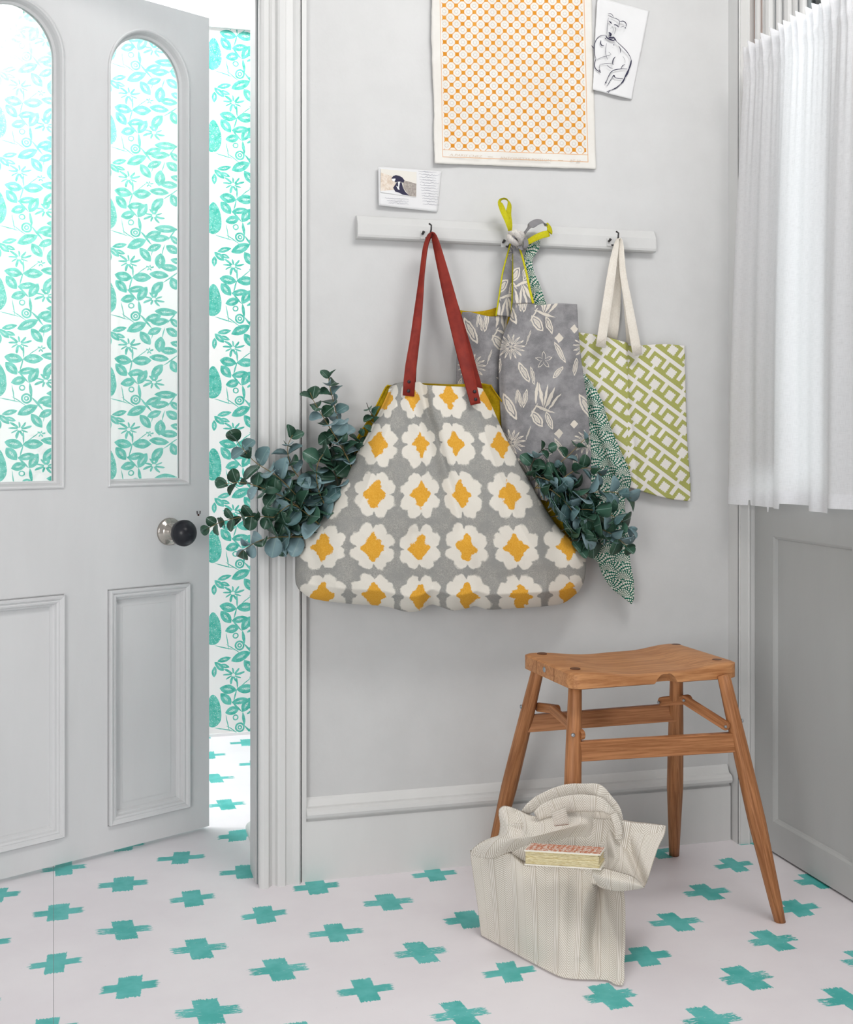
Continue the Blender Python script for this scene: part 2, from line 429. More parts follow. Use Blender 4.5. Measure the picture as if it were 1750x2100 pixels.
def flower(cx_, cy_, R, k_, ph, sq_=1.0):
    a, b = pxx - cx_, (pyy - cy_) * sq_; r_ = (a * a + b * b).sqrt(); t_ = b.op('ARCTAN2', a)
    jag = (t_ * k_ + ph + r_ * .012).cos(); lng = (t_ * 3.0 + ph * 2.0).cos()
    return (r_ - R * .62 - jag * (R * .38) - lng * (R * .16)).lt(0.0) * (r_ - R * .18).gt(0.0)
fw = flower(450, 1285 - 1190, 150, 9.0, .6, 1.25).max(flower(450, 1285, 150, 9.0, .6, 1.25)).max(flower(800, 610, 150, 8.0, 2.1, 1.35)).max(flower(740, 1350 - 1190, 52, 5.0, .5)).max(flower(1330, 190, 56, 5.0, 1.0))
ink = body.max(dv.lt(0.0)).max(bird * (1.0 - spd)).max(rg).max(fw)
worn = m.noise(m.coord('UV'), 55, 4, .65)
teal = m.mix(worn.step(.35, .62), lin((70, 176, 158)), lin((112, 198, 184)))
m.col(m.mix(ink, lin((243, 240, 238)), teal))

# clear glazing of the panelled door
m = M_glass = Mat('window_glass', .02)
nt = m.nt; nt.nodes.remove(m.b); tr = m.n('ShaderNodeBsdfTransparent'); gl = m.n('ShaderNodeBsdfGlossy'); gl.inputs['Roughness'].default_value = .03
tr.inputs[0].default_value = (.97, .99, .985, 1)
fr = m.n('ShaderNodeFresnel'); fr.inputs[0].default_value = 1.5; mx = m.n('ShaderNodeMixShader')
k = E(nt, fr.outputs[0]) * 2.6; m.l(k, mx.inputs[0]); m.l(tr.outputs[0], mx.inputs[1]); m.l(gl.outputs[0], mx.inputs[2])
m.l(mx.outputs[0], nt.nodes['Material Output'].inputs[0])

# sheer white linen
m = M_sheer = Mat('sheer_linen', .8, .1); nt = m.nt
m.col(lin((248, 248, 250)))
wv = m.noise(m.map(m.coord('UV'), scale=(900, 60, 1)), 1, 2, .5); wh = m.noise(m.map(m.coord('UV'), scale=(60, 900, 1)), 1, 2, .5)
m.bump(wv + wh, .08, .0006)
tl = m.n('ShaderNodeBsdfTranslucent'); tl.inputs[0].default_value = lin((248, 249, 252)); tr = m.n('ShaderNodeBsdfTransparent')
m1 = m.n('ShaderNodeMixShader'); m1.inputs[0].default_value = .45; m.l(m.b.outputs[0], m1.inputs[1]); m.l(tl.outputs[0], m1.inputs[2])
m2 = m.n('ShaderNodeMixShader'); hole = (wv + wh).step(.85, 1.35) * .10; m.l(hole, m2.inputs[0]); m.l(m1.outputs[0], m2.inputs[1]); m.l(tr.outputs[0], m2.inputs[2])
m.l(m2.outputs[0], nt.nodes['Material Output'].inputs[0])

def weave(m, amt=.35, sc_=1.0):
    u, v, _ = m.xyz(m.coord('Object')); return m.noise(m.coord('Object'), 900 * sc_, 2, .6)
def cloth_bump(m, extra=None, s=.35):
    h = m.noise(m.coord('Object'), 700, 2, .6)
    h2 = m.noise(m.coord('Object'), 45, 3, .55) * 1.6
    m.bump(h + h2 if extra is None else h + h2 + extra, s, .0012)

# big shopper: grey ikat grid, white rosettes, ochre hearts.  UV = (column, row)
m = M_rosette = Mat('rosette_linen', .85, .1)
uv = m.coord('UV'); u, v, _ = m.xyz(uv)
cu, cv = u.round(), v.round()
w3 = m.n('ShaderNodeTexWhiteNoise'); m.l(m.vec(cu, cv, 1.0), w3.inputs['Vector']); q = m.xyz(w3.outputs['Color'])
n1 = m.noise(uv, 7, 4, .65) - .5; n2 = m.noise(uv, 38, 3, .8) - .5
w5 = m.noise(uv, 4.2, 3, .6, out='Color'); wa, wb, _ = m.xyz(w5.v)
a, b = u - cu + (wa - .5) * .16, v - cv + (wb - .5) * .16
ang = b.op('ARCTAN2', a); r = (a * a + b * b).sqrt()
al, bl = a.abs(), b.abs()
sq = ((al * al * al * al) + (bl * bl * bl * bl)).sqrt().sqrt()
lobe = (ang * 8.0 + PI / 2 * 0).cos().abs()
petal = r * .68 + sq * .32 - .378 - ((ang * 4.0).sin().abs() * .082) - (q[0] - .5) * .02 + n1 * .085 + n2 * .022
nick = ((ang * 4.0).cos() * 1.0).step(.90, 1.0) * .035
white = (petal + nick).step(.022, -.020)
b2 = b * .86
r2 = (a * a + b2 * b2).sqrt()
tw = (q[0] - .5)
heart = r2 - .188 - (ang * 4.0 + tw * .9).cos() * .034 - (ang * 8.0).cos() * .022 * q[1] + n1 * .15 + n2 * .060 - (q[2] - .5) * .02
hue = heart.step(.012, -.010)
fuzz = m.noise(uv, 90, 3, .8); grain = m.noise(m.coord('Object'), 420, 3, .75)
band = m.noise(uv, 3.2, 3, .6)
grey = m.mix(grain.step(.3, .72) * .8 + .1, lin((136, 136, 133)), lin((180, 177, 170)))
dgrey = m.mix(band.step(.3, .75), grey, lin((146, 146, 143)))
ground = m.mix(grain * .35, lin((226, 221, 211)), lin((206, 200, 190)))
och = m.mix(grain.step(.3, .7), lin((212, 152, 46)), lin((226, 172, 72)))
c = m.mix(white, dgrey, ground); c = m.mix(hue, c, och)
m.col(c); cloth_bump(m)

def plaincloth(name, rgb, rgb2=None, rough=.85, s=.35):
    m = Mat(name, rough, .1); g = m.noise(m.coord('Object'), 260, 3, .7); g2 = m.noise(m.coord('Object'), 14, 3, .6)
    rgb2 = rgb2 or tuple(max(0, x - 18) for x in rgb)
    m.col(m.mix((g * .5 + g2 * .5).step(.35, .65), lin(rgb), lin(rgb2))); cloth_bump(m, s=s); return m
M_mustard = plaincloth('mustard_lining', (186, 158, 26), (158, 126, 14))
M_chart = plaincloth('chartreuse_binding', (200, 194, 42), (178, 170, 28))
M_cream = plaincloth('cream_webbing', (232, 226, 216), (220, 212, 200))
M_knot = plaincloth('pale_knot_cloth', (228, 222, 214), (176, 172, 170))
M_twill = plaincloth('twill_tape', (222, 213, 202), (206, 196, 184))
M_leather = Mat('red_leather', .55, .22)
g = M_leather.noise(M_leather.coord('Object'), 30, 4, .6)
M_leather.col(M_leather.mix(g.step(.3, .7), lin((116, 33, 25)), lin((136, 44, 32)))); M_leather.bump(M_leather.noise(M_leather.coord('Object'), 500, 2, .5), .15, .0006)

# grey floral: cream block-printed leaves, chrysanthemums, tulips, diamonds and stars.  UV in centimetres
m = M_floral = Mat('grey_floral_linen', .85, .1)
uv = m.coord('UV'); u, v, _ = m.xyz(uv)
FW_, FH_ = 14.0, 17.5
row = (v / FH_).floor()
w4 = m.noise(uv, .9, 2, .5, out='Color'); a1, a2, _ = m.xyz(w4.v)
p = m.wrap(u + (a1 - .5) * .5 + row * 0.0, v + (a2 - .5) * .5, FW_, FH_)
LV = [(3.2, 3.4, 62, 5.6, 1.35), (5.0, 1.9, 80, 3.4, .55), (6.0, 1.9, 100, 3.6, .75), (4.4, 1.6, 95, 2.6, .3), (8.2, 5.6, 55, 3.8, 1.3), (10.4, 5.9, 70, 3.6, .95)]
TU = [(8.1, -.3 + 1.2, 95, 4.2, .6), (8.9, 0.4 + .8, 80, 4.6, .55), (9.8, .5 + 1, 100, 4.6, .5), (10.6, .9 + .9, 115, 4.4, .65), (11.4, 1.4 + 1, 130, 4.0, .5), (9.6, 3.9, 20, 4.2, .5), (7.6, 4.0, 120, 3.2, .3)]
CH = []
ST = [(9.4, 12.6 - .8, 90, 1.8, .22), (9.4 - .7, 12.6 - .1, 15, 1.6, .22), (9.4 + .7, 12.6 - .1, -15, 1.6, .22), (9.0, 13.2, 120, 1.5, .2), (9.8, 13.2, 60, 1.5, .2)]
EX = [(12.4, 11.0, 62, 4.6, .8), (12.0, 14.6, -50, 3.0, .8), (5.8, 14.6, 60, 4.4, 1.1), (7.4, 15.2, 80, 3.6, .6), (1.2, 13.6, 100, 3.4, .7), (6.6, 8.2, 110, 3.0, .25)]
LV = [(a, b, c, d, e * 1.3) for a, b, c, d, e in LV + EX]; dA = m.leaves(p, LV, FW_, FH_); dB = m.leaves(p, TU, FW_, FH_)
ppx, ppy, _ = m.xyz(p)
def mum(cx_, cy_, R, k_):
    a, b = ppx - cx_, (ppy - cy_) * 1.15; r_ = (a * a + b * b).sqrt(); t_ = b.op('ARCTAN2', a)
    j = (t_ * k_ + r_ * .5).cos()
    pet = (r_ - R * .66 - j * (R * .34)).lt(0.0); inn = (r_ - R * .50 - j * (R * .46)).lt(-.16 * R) * (j.gt(.25))
    eye = ((t_ * 5.0).cos() * .25 + r_ - .55).lt(0.0) * r_.gt(.3)
    return pet * (1.0 - inn * .75) * (1.0 - eye)
mums = mum(3.4, 9.9, 2.7, 15.0)
def star(cx_, cy_, R):
    a, b = ppx - cx_, ppy - cy_; r_ = (a * a + b * b).sqrt(); t_ = b.op('ARCTAN2', a); f_ = r_ - R * (.62) - ((t_ * 5.0 + PI / 2).cos().op('ARCSINE')) * (R * .28)
    return f_.abs().lt(.09)
stars = star(9.4, 12.4, 1.5)
dia = ((ppx - 12.2).abs() * 1.1 + (ppy - 8.3).abs()).lt(.95).max(((ppx - 1.0).abs() * 1.1 + (ppy - 12.0).abs() * 0 + (ppy - 6.6).abs()).lt(.8))
gr = m.noise(uv, 9, 3, .75)
veins = dA.lt(-.325) * gr.gt(.5)
cream = (dA.lt(-.02) * (1.0 - dA.gt(-.24) * dA.lt(-.15))).max(dB.lt(-.02)).max(mums).max(stars) * (1.0 - veins * .6)
mt = m.noise(uv, .28, 4, .65)
gy_ = m.mix(mt.step(.35, .68), lin((116, 115, 118)), lin((150, 148, 150))); gy_ = m.mix(gr.step(.35, .65) * .25, gy_, lin((180, 178, 178)))
m.col(m.mix(cream.max(dia), gy_, lin((216, 208, 196)))); cloth_bump(m)

# green fish-scale dashes.  UV in centimetres
m = M_scale = Mat('green_scale_cotton', .85, .1)
uv = m.coord('UV'); u, v, _ = m.xyz(uv)
Rr = 3.6
def centre(shift):
    rw = (v / (Rr * .55) + shift).floor()
    off = rw.mod(2.0) * Rr
    c0 = ((u - off) / (2 * Rr)).round() * (2 * Rr) + off
    y0 = (rw + (-shift + 1.0)) * (Rr * .55)
    dx, dy = u - c0, v - y0
    return dx, dy, (dx * dx + dy * dy).sqrt()
d1, d2 = centre(0.0), centre(1.0)
use = d1[2].lt(Rr)
def pick(a_, b_): return a_ * use + b_ * (1.0 - use)
dx, dy, rad = (pick(d1[i], d2[i]) for i in range(3))
th = dy.op('ARCTAN2', dx); rb = rad / .46; ri = rb.floor()
ray_ = (th * 22.0 + ri * 1.9 + (m.noise(uv, 3.5, 2, .6) - .5) * 3.0).sin()
gap = (rb.fract() - .5).abs().gt(.44)
arc = (rad / 1.8).fract().lt(.10)
wht = ray_.gt(-.18) * (1.0 - gap) * (1.0 - arc)
m.col(m.mix(wht, lin((22, 96, 78)), lin((214, 216, 206)))); cloth_bump(m)

# lime interlocking key lattice.  UV in centimetres
m = M_lime = Mat('lime_lattice_linen', .85, .1)
uv = m.coord('UV'); u, v, _ = m.xyz(uv)
P_ = 4.3
ra, rb = (u * .80 + v * .60) / P_, (v * .80 - u * .60) / P_
rowi = rb.floor(); ra = ra + rowi * .34
fa, fb = ra.fract() - .5, rb.fract() - .5
zig = ((ra * 9.0).fract() - .5).abs() * .085; zig2 = ((rb * 9.0).fract() - .5).abs() * .085
ch = fa.abs().max(fb.abs())
inner = .215 + 0.0
ringm = (ch - zig - zig2).gt(.190) * ch.lt(.400)
slot = fa.gt(.05) * fb.abs().lt(.10) * fa.lt(.42) * 0.0
opening = (fb.gt(.05)) * (fa.gt(-.02)) * (fa.lt(.12))
bar = (fb.abs().gt(.44)) * 0.0
link_ = ((fa.abs().gt(.39)) * (fb.gt(.12)) * (fb.lt(.40))).max((fb.abs().gt(.455)) * (fa.lt(.1)) * (fa.gt(-.3)) * 0.0)
alt = (ra.floor() + rowi * 2.0).mod(3.0).gt(.5)
lm = (ringm * (1.0 - opening * alt)).max(link_)
gr = m.noise(uv, 12, 2, .7)
gcol = m.mix(gr.step(.3, .7), lin((156, 158, 84)), lin((176, 177, 110)))
m.col(m.mix(lm, lin((226, 222, 216)), gcol)); cloth_bump(m)

# herringbone tote cloth.  UV in centimetres
m = M_herring = Mat('herringbone_linen', .9, .08)
uv = m.coord('UV'); u, v, _ = m.xyz(uv)
Wd = 4.2
cell = (u / Wd); ci = cell.floor(); cf = cell.fract()
sg = ((cf - .5).abs() * 2.0)               # folds every half stripe: chevron
lines = ((v * 1.0 + sg * Wd * .62) / .50).fract()
diag = lines.lt(.50)
st = cf.gt(.73) * ((cf * Wd / .30).fract().lt(.42)); inb = cf.gt(.72)
gr = m.noise(uv, 14, 3, .7)
bs = m.mix(gr.step(.3, .7), lin((186, 176, 162)), lin((202, 193, 180)))
pale = lin((240, 236, 229))
c = m.mix(diag * .85 * (1.0 - inb), bs, pale); c = m.mix(st.max(0.0), c, lin((240, 236, 230)))
c = m.mix(cf.lt(.03).max((cf - .4).abs().lt(.012)) * .35, c, lin((176, 166, 152)))
m.col(c); cloth_bump(m, diag * .8, .3)

# orange octagon sheet.  UV in metres
m = M_poster = Mat('octagon_print', .75, .15)
uv = m.coord('UV'); u, v, _ = m.xyz(uv)
G = .0268 / 2
aa, bb = (u + v) / (2 * G), (u - v) / (2 * G)
ra, rb = (aa - aa.round()).abs(), (bb - bb.round()).abs()
ln = ra.min(rb).lt(.055)
nx_, ny_ = aa.round(), bb.round()
du, dv_ = (u - (nx_ + ny_) * G).abs(), (v - (nx_ - ny_) * G).abs()
sqr = du.max(dv_).lt(.0043) 
ca, cb = aa.fract() - .5, bb.fract() - .5
rad = (ca * ca + cb * cb).sqrt()
rg1 = (rad - .20).abs().lt(.03); rg2 = (rad - .30).abs().lt(.02)
PW, PH = .340, .42
ins = u.gt(.0210) * u.lt(.3350) * v.gt(.0315)
frame_ = ((u - .0180).abs().lt(.0006)).max((u - .3385).abs().lt(.0008)).max(((v - .0150).abs().lt(.0008)).max((v - .0305).abs().lt(.0007)) * u.gt(.0180) * u.lt(.3390)) * v.gt(.0143)
wear = m.noise(uv, 60, 4, .7)
orange = m.mix(wear.step(.35, .65), lin((206, 134, 34)), lin((216, 152, 64)))
ppr = m.mix(m.noise(uv, 9, 4, .6).step(.3, .7), lin((226, 224, 219)), lin((218, 214, 208)))
c = m.mix(ins * ln * .75, ppr, orange)
c = m.mix(ins * rg1 * .55, c, lin((170, 160, 150))); c = m.mix(ins * rg2 * .12, c, lin((170, 160, 150)))
c = m.mix(ins * sqr, c, orange); c = m.mix(frame_ * .7, c, orange)
m.col(c); m.bump(m.noise(uv, 160, 3, .6), .2, .001)
M_paperw = paint('white_paper', (224, 224, 225), .8, .25, .015, (1, 1, 1))
M_ink = Mat('ink', .7); M_ink.col(lin((48, 46, 70)))
M_inkthin = Mat('thin_ink', .7); M_inkthin.col(lin((140, 140, 155)))
M_print = Mat('grey_print', .7); M_print.col(lin((178, 172, 166)))

def oak(name, dark, light, use='UV', sc_=1.0):
    m = Mat(name, .5, .35); o = m.coord(use)
    if use == 'UV': q = m.map(o, scale=(260 * sc_, 9 * sc_, 1))
    else: q = m.map(o, scale=(9 * sc_, 190 * sc_, 190 * sc_))
    g1 = m.noise(q, 1.0, 4, .65, dist=.6); q2 = m.map(o, scale=((60, 3, 1) if use == 'UV' else (3, 42, 42))); g2 = m.noise(q2, 1.0, 3, .6, dist=1.2)
    f = (g1 * .55 + g2 * .45).step(.36, .64)
    m.col(m.mix(f, lin(dark), lin(light))); m.bump(g1, .12, .0006); return m
M_oak = oak('oiled_oak', (140, 88, 50), (188, 130, 86))
M_oakd = oak('oiled_oak_plate', (164, 108, 66), (200, 144, 96), 'Object')
M_plug = Mat('dark_oak_plug', .5); M_plug.col(lin((105, 68, 46)))

def leafmat(name, a_, b_, rough=.38):
    m = Mat(name, rough, .35); oi = m.n('ShaderNodeObjectInfo'); rr_ = E(m.nt, oi.outputs['Random'])
    u, v, _ = m.xyz(m.coord('UV')); vein = (u.abs()).lt(.018)
    c = m.mix((rr_ * .8 + m.noise(m.coord('Object'), 60, 3, .6) * .4 - .1), lin(a_), lin(b_)); c = m.mix(vein * .55, c, lin((150, 176, 168)))
    geo = m.n('ShaderNodeNewGeometry'); m.col(c); return m
M_leafA = leafmat('eucalyptus_deep', (30, 62, 42), (68, 104, 88))
M_leafB = leafmat('eucalyptus_blue', (76, 110, 110), (138, 164, 172))
M_stem = Mat('eucalyptus_stem', .5); M_stem.col(lin((128, 112, 72)))
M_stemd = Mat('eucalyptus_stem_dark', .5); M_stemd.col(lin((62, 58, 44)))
# ================================================================ the room shell
X_, Y_, Z_ = (1, 0, 0), (0, 1, 0), (0, 0, 1)
def struct(name, mb, mat, parent=None, smooth=False, **k):
    o = mb.build(name, mat, parent, smooth, **k)
    if parent is None: o['kind'] = 'structure'
    return o
JX, HX, CEIL, DTOP = -1.185, -2.075, 2.75, 2.125       # jamb face, hinge side, ceiling, top of the doorway
WT = .10
struct('floor', MB().box((-3.4, -4.4, -.06), (.75, 1.6, 0)), M_floor)
b = MB().box((JX - .005, 0, 0), (0.12, WT, CEIL)); struct('wall_back', b, M_wall)
struct('wall_back_over_doorway', MB().box((HX - .01, 0, DTOP + .03), (JX - .005, WT, CEIL)), M_wall)['label'] = 'plaster above the doorway'
struct('wall_back_left', MB().box((-3.4, 0, 0), (HX - .02, WT, CEIL)), M_wall)
struct('wall_left', MB().box((-3.5, -4.4, 0), (-3.4, 1.6, CEIL)), M_wall)
struct('wall_right', MB().box((0.0, -2.2, 0), (.12, -1.02, CEIL)), M_wall)
struct('ceiling', MB().box((-3.4, -2.3, CEIL), (.3, 0, CEIL + .06)), M_wall)
# hall behind the doorway
HALLY = 1.373
def sheet(name, x0, x1, y, z0, z1, mat, k='structure'):
    b = MB(); b.add([(x0, y, z0), (x1, y, z0), (x1, y + .02, z0), (x0, y + .02, z0), (x0, y, z1), (x1, y, z1), (x1, y + .02, z1), (x0, y + .02, z1)],
        [(0, 1, 5, 4), (3, 7, 6, 2), (0, 4, 7, 3), (1, 2, 6, 5), (4, 5, 6, 7), (0, 3, 2, 1)],
        [(x0, z0), (x1, z0), (x1, z0), (x0, z0), (x0, z1), (x1, z1), (x1, z1), (x0, z1)])
    o = b.build(name, mat); o['kind'] = k; return o
wp = sheet('wall_hall', -3.4, -.55, HALLY, .0, 2.62, M_paper)
me = wp.data; uvl = me.uv_layers[0]
ox_, oz_ = PY(226, 955, HALLY)[0], PY(226, 955, HALLY)[2]
for lp in me.loops:
    co = me.vertices[lp.vertex_index].co
    uvl.data[lp.index].uv = (co.x - ox_ + 195 * K, co.z - oz_ - 1200 * K + 0 + 590 * K)
struct('wall_hall_top', MB().box((-3.4, HALLY - .012, 2.40), (-.55, HALLY + .03, 3.0)), M_white)
struct('wall_hall_side', MB().box((-.56, WT, 0), (-.5, HALLY, 3.0)), M_hallwood)
struct('baseboard_hall', MB().box((-3.4, HALLY - .004, 0), (-.56, HALLY, .010)), M_white)

# skirting board with a bead along its top, wall to architrave
bx0, bx1 = JX + .108, -.004
zt = .170
prof = [(0, 0), (0, .019), (zt - .034, .019), (zt - .031, .013), (zt - .027, .013), (zt - .024, .026), (zt - .017, .029), (zt - .009, .027), (zt - .004, .020), (zt - .002, .012), (zt + .012, .004), (zt + .016, 0)]
b = MB(); vs = [(x, -h, z) for x in (bx0, bx1) for z, h in prof]; n = len(prof)
b.add(vs, [(i, i + 1, n + i + 1, n + i) for i in range(n - 1)] + [tuple(range(n)), tuple(range(2 * n - 1, n - 1, -1))])
struct('baseboard_back', b, M_trim, fix=True)

# architrave: moulded section following the doorway
sec = [(0, 0), (0, .030), (.004, .034), (.010, .036), (.020, .036), (.024, .026), (.030, .021), (.037, .021), (.041, .030), (.046, .032), (.058, .032), (.0585, .027), (.064, .026), (.076, .0245), (.082, .028), (.090, .030), (.0935, .026), (.094, .008), (.097, .008), (.0975, .020), (.108, .019), (.108, 0)]
b = MB(); vs = [(JX + o_, -h, z) for z in (0, DTOP + .02) for o_, h in sec]; n = len(sec)
b.add(vs, [(i, i + 1, n + i + 1, n + i) for i in range(n - 1)] + [tuple(range(n)), tuple(range(2 * n - 1, n - 1, -1))])
struct('trim_1', b, M_trim)['label'] = 'moulded door architrave beside the bags'
# narrow wall strip standing proud between the architrave and the skirting's first length
# jamb lining, door head and hinge side lining
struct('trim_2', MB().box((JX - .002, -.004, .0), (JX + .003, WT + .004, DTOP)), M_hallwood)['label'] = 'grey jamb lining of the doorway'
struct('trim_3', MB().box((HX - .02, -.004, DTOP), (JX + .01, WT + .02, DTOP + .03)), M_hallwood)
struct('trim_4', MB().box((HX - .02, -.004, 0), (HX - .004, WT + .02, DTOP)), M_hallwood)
# low quadrant moulding on the hall side of the jamb
b = MB(); q_ = [(0, 0), (-.022, 0), (-.022, .010), (-.018, .017), (-.010, .022), (0, .024)]
y0, y1 = WT + .02, .378; n = len(q_); vs = [(JX + .038 + a, y, z) for y in (y0, y1) for a, z in q_]
b.add(vs, [(i, (i + 1) % n, n + (i + 1) % n, n + i) for i in range(n)] + [tuple(range(n)), tuple(range(2 * n - 1, n - 1, -1))])
struct('trim_5', b, M_trim)

# ================================================================ open door with two arched panes
F0 = np.array([-1.26, .3976, 0.0]); eu = np.array([-.8871, -.4615, 0.0]); dn = np.array([.4615, -.8871, 0.0])
def dt(px, py):
    p = PN(px, py, F0, dn) - F0; return float(p @ eu), float(p[2])
W_D = .92; ZB, ZT = .012, dt(411, 32)[1]
tA, tB, tC = dt(388, 1000)[0], dt(221, 1000)[0], dt(131, 1000)[0]; w_p = tB - tA
tD = tC + w_p
zsill = dt(300, 996)[1]; apex = dt(300, 60)[1]
zlt, zlb = dt(388, 1194)[1], dt(388, 1655)[1]
door = thing('door_1', F0 + eu * W_D, 'open pale grey door with two arched glass panes over two moulded panels', 'door'); 
door['kind'] = 'structure'
del door['category']
TH = .040; ev = np.array(Z_, float); back = -dn
O_ = F0
def leaf(name, poly): return MB().prism(poly, O_, eu, ev, back, TH).build(name, M_door, door)
def rect(a, b_, c_, d_): return [(a, c_), (b_, c_), (b_, d_), (a, d_)]
leaf('lock_stile', rect(0, tA, ZB, ZT)); leaf('hinge_stile', rect(tD, W_D, ZB, ZT)); leaf('muntin', rect(tB, tC, ZB, ZT - .001))
for k_, (a, c_) in enumerate(((tA, tB), (tC, tD))):
    leaf('lock_rail', rect(a, c_, zlt, zsill)); leaf('bottom_rail', rect(a, c_, ZB, zlb))
    rr_ = (c_ - a) / 2; zc = apex - rr_ * 1.06
    arc = [(a + rr_ - rr_ * math.cos(t), zc + rr_ * 1.06 * math.sin(t)) for t in np.linspace(0, PI, 25)]
    leaf('arched_rail', [(a, ZT)] + arc[:1] + arc[1:-1] + arc[-1:] + [(c_, ZT)])
    # moulding round the glass and the pane itself
    path = [(a, zsill)] + [(c_, zsill)] + arc[::-1]
    pr = [(0, -.001), (0, .004), (.003, .0055), (.006, .004), (.009, -.002), (.012, -.014), (.016, -.019), (.017, -.030)]
    MB().sweep(path, pr, O_, eu, ev, dn, True).build('glazing_bead', M_door, door)
    g_ = [(a + .004, zsill + .004), (c_ - .004, zsill + .004)] + [(x_ * .97 + (a + rr_) * .03, z_) for x_, z_ in arc[::-1]]
    pane = MB().prism(g_, O_ + back * .022, eu, ev, back, .004).build('pane', M_glass, door); pane['label'] = 'clear glass pane'
    # lower panel and its raised bolection mould
    leaf_p = MB().prism(rect(a - .002, c_ + .002, zlb - .002, zlt + .002), O_ + back * .014, eu, ev, back, .014).build('panel', M_door, door)
    pr2 = [(-.0012, .0005), (0, -.004), (.0022, -.004), (.0024, .010), (.004, .0125), (.009, .011), (.013, .006), (.016, .007), (.020, .005), (.022, -.003), (.026, -.004), (.029, -.010), (.030, -.0145)]
    MB().sweep(rect(a, c_, zlb, zlt), pr2, O_, eu, ev, dn, True).build('panel_moulding', M_door, door)
    # proud raised field
    f_ = .046
    if k_ == 0:
        MB().prism([(a + f_, zlb + f_), (c_ - f_, zlb + f_), (c_ - f_, zlt - f_), (a + f_, zlt - f_)], O_ + back * .0125, eu, ev, back, .010).build('raised_field', M_door, door)
# hairline joints between stiles and rails
for (a, z_, w_, h_) in ((tA - .0012, zlb - .06, .0012, .06), (tA - .0012, zlt, .0012, zsill - zlt), (tC, zlt - .0006, tB - tC, .0012)):
    pass
# scar of an old lock and a screw hole above the knob
kt, kz = dt(407, 1056)
hp = O_ + eu * kt + ev * kz
MB().lathe([(-.002, .0028), (.0006, .0028), (.0008, .001)], hp, dn, 10).build('screw_hole', M_brown, door)
for sx_ in (-1, 1):
    MB().tube([hp + eu * .004 * sx_ + dn * .001 + ev * .002, hp + eu * .0045 * sx_ + dn * .0012 + ev * .010], [.0010, .0016], 6).build('chipped_paint', M_rivet, door)
# knob: nickel rose, neck, black beehive ball
kt, kz = dt(347, 1090); kp = O_ + eu * kt + ev * kz
knob = MB().lathe([(0, .0345), (.004, .0345), (.007, .032), (.009, .024), (.012, .0205), (.016, .0180), (.020, .0135), (.024, .0105), (.030, .0095), (.034, .0125), (.040, .0125)], kp, dn, 32).build('knob_rose', M_nickel, door, True)
knob['label'] = 'polished nickel rose and neck'
pr = []
for i in range(33):
    a = PI * i / 32; r_ = .0325 * math.sin(a); h_ = .069 - .0285 * math.cos(a)
    rid = .0007 * math.cos(i * PI) if i > 17 else 0
    pr.append((h_, max(r_ + rid, .0005)))
o = MB().lathe(pr, kp, dn, 36).build('knob', M_ebony, door, True); o['label'] = 'black ridged ball knob'
for a_ in (200, 320, 80):
    q_ = kp + eu * .025 * math.cos(math.radians(a_)) + ev * .025 * math.sin(math.radians(a_)) + dn * .0065
    MB().lathe([(0, .0022), (.0016, .0018), (.002, .0004)], q_, dn, 8).build('rose_screw', M_nickel, door)

# ================================================================ right-hand side: door frame post, panelled door, glazing, linen curtain
struct('trim_6', MB().box((0, -.050, 0), (.12, 0.0, CEIL)), M_trim)['label'] = 'flat corner post beside the right door'
struct('trim_7', MB().box((.0, -.0475, 0), (.004, -.051, CEIL)).box((.004, -.054, 0), (.031, -.0495, CEIL)).tube([(.027, -.0535, 0), (.027, -.0535, CEIL)], .0035, 8), M_trim)
XD = .045
d2 = thing('door_2', (XD, -.055, 0), None, None); d2['kind'] = 'structure'; del d2  # placeholder replaced below
bpy.data.objects.remove(bpy.data.objects['door_2'])
door2 = thing('door_2', (XD, -.40, 0), 'plain grey half-panelled door behind the white linen curtain', 'door'); door2['kind'] = 'structure'; del door2['category']
def dR(px, py): p = PX(px, py, XD); return -p[1], p[2]
s0, s1 = .0475 + .004, dR(1585, 1200)[0]; s2 = dR(1748, 1300)[0]; s3 = s2 + .09
rb0, rb1 = .005, dR(1594, 1690)[1]; rt0, rt1 = dR(1586, 1099)[1], .875
eR = np.array([0, -1.0, 0]); nR = np.array([-1.0, 0, 0]); OR = np.array([XD, 0, 0.0])
def leafR(name, poly, off=0.0, th=.035, mat=None): return MB().prism(poly, OR - nR * off, eR, ev, -nR, th).build(name, mat or M_rdoor, door2)
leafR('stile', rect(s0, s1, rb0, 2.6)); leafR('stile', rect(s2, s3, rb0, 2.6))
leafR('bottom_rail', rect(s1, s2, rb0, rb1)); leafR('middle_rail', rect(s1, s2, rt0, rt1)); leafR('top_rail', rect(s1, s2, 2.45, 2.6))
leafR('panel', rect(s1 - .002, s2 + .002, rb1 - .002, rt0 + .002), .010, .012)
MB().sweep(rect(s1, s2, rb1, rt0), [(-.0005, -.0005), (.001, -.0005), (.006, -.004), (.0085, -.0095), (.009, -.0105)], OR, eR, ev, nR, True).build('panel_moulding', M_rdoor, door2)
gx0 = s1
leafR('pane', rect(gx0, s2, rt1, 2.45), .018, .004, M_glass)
for zz in (2.10,):
    leafR('glazing_bar', rect(s1, s2, zz, zz + .02), .008, .024)
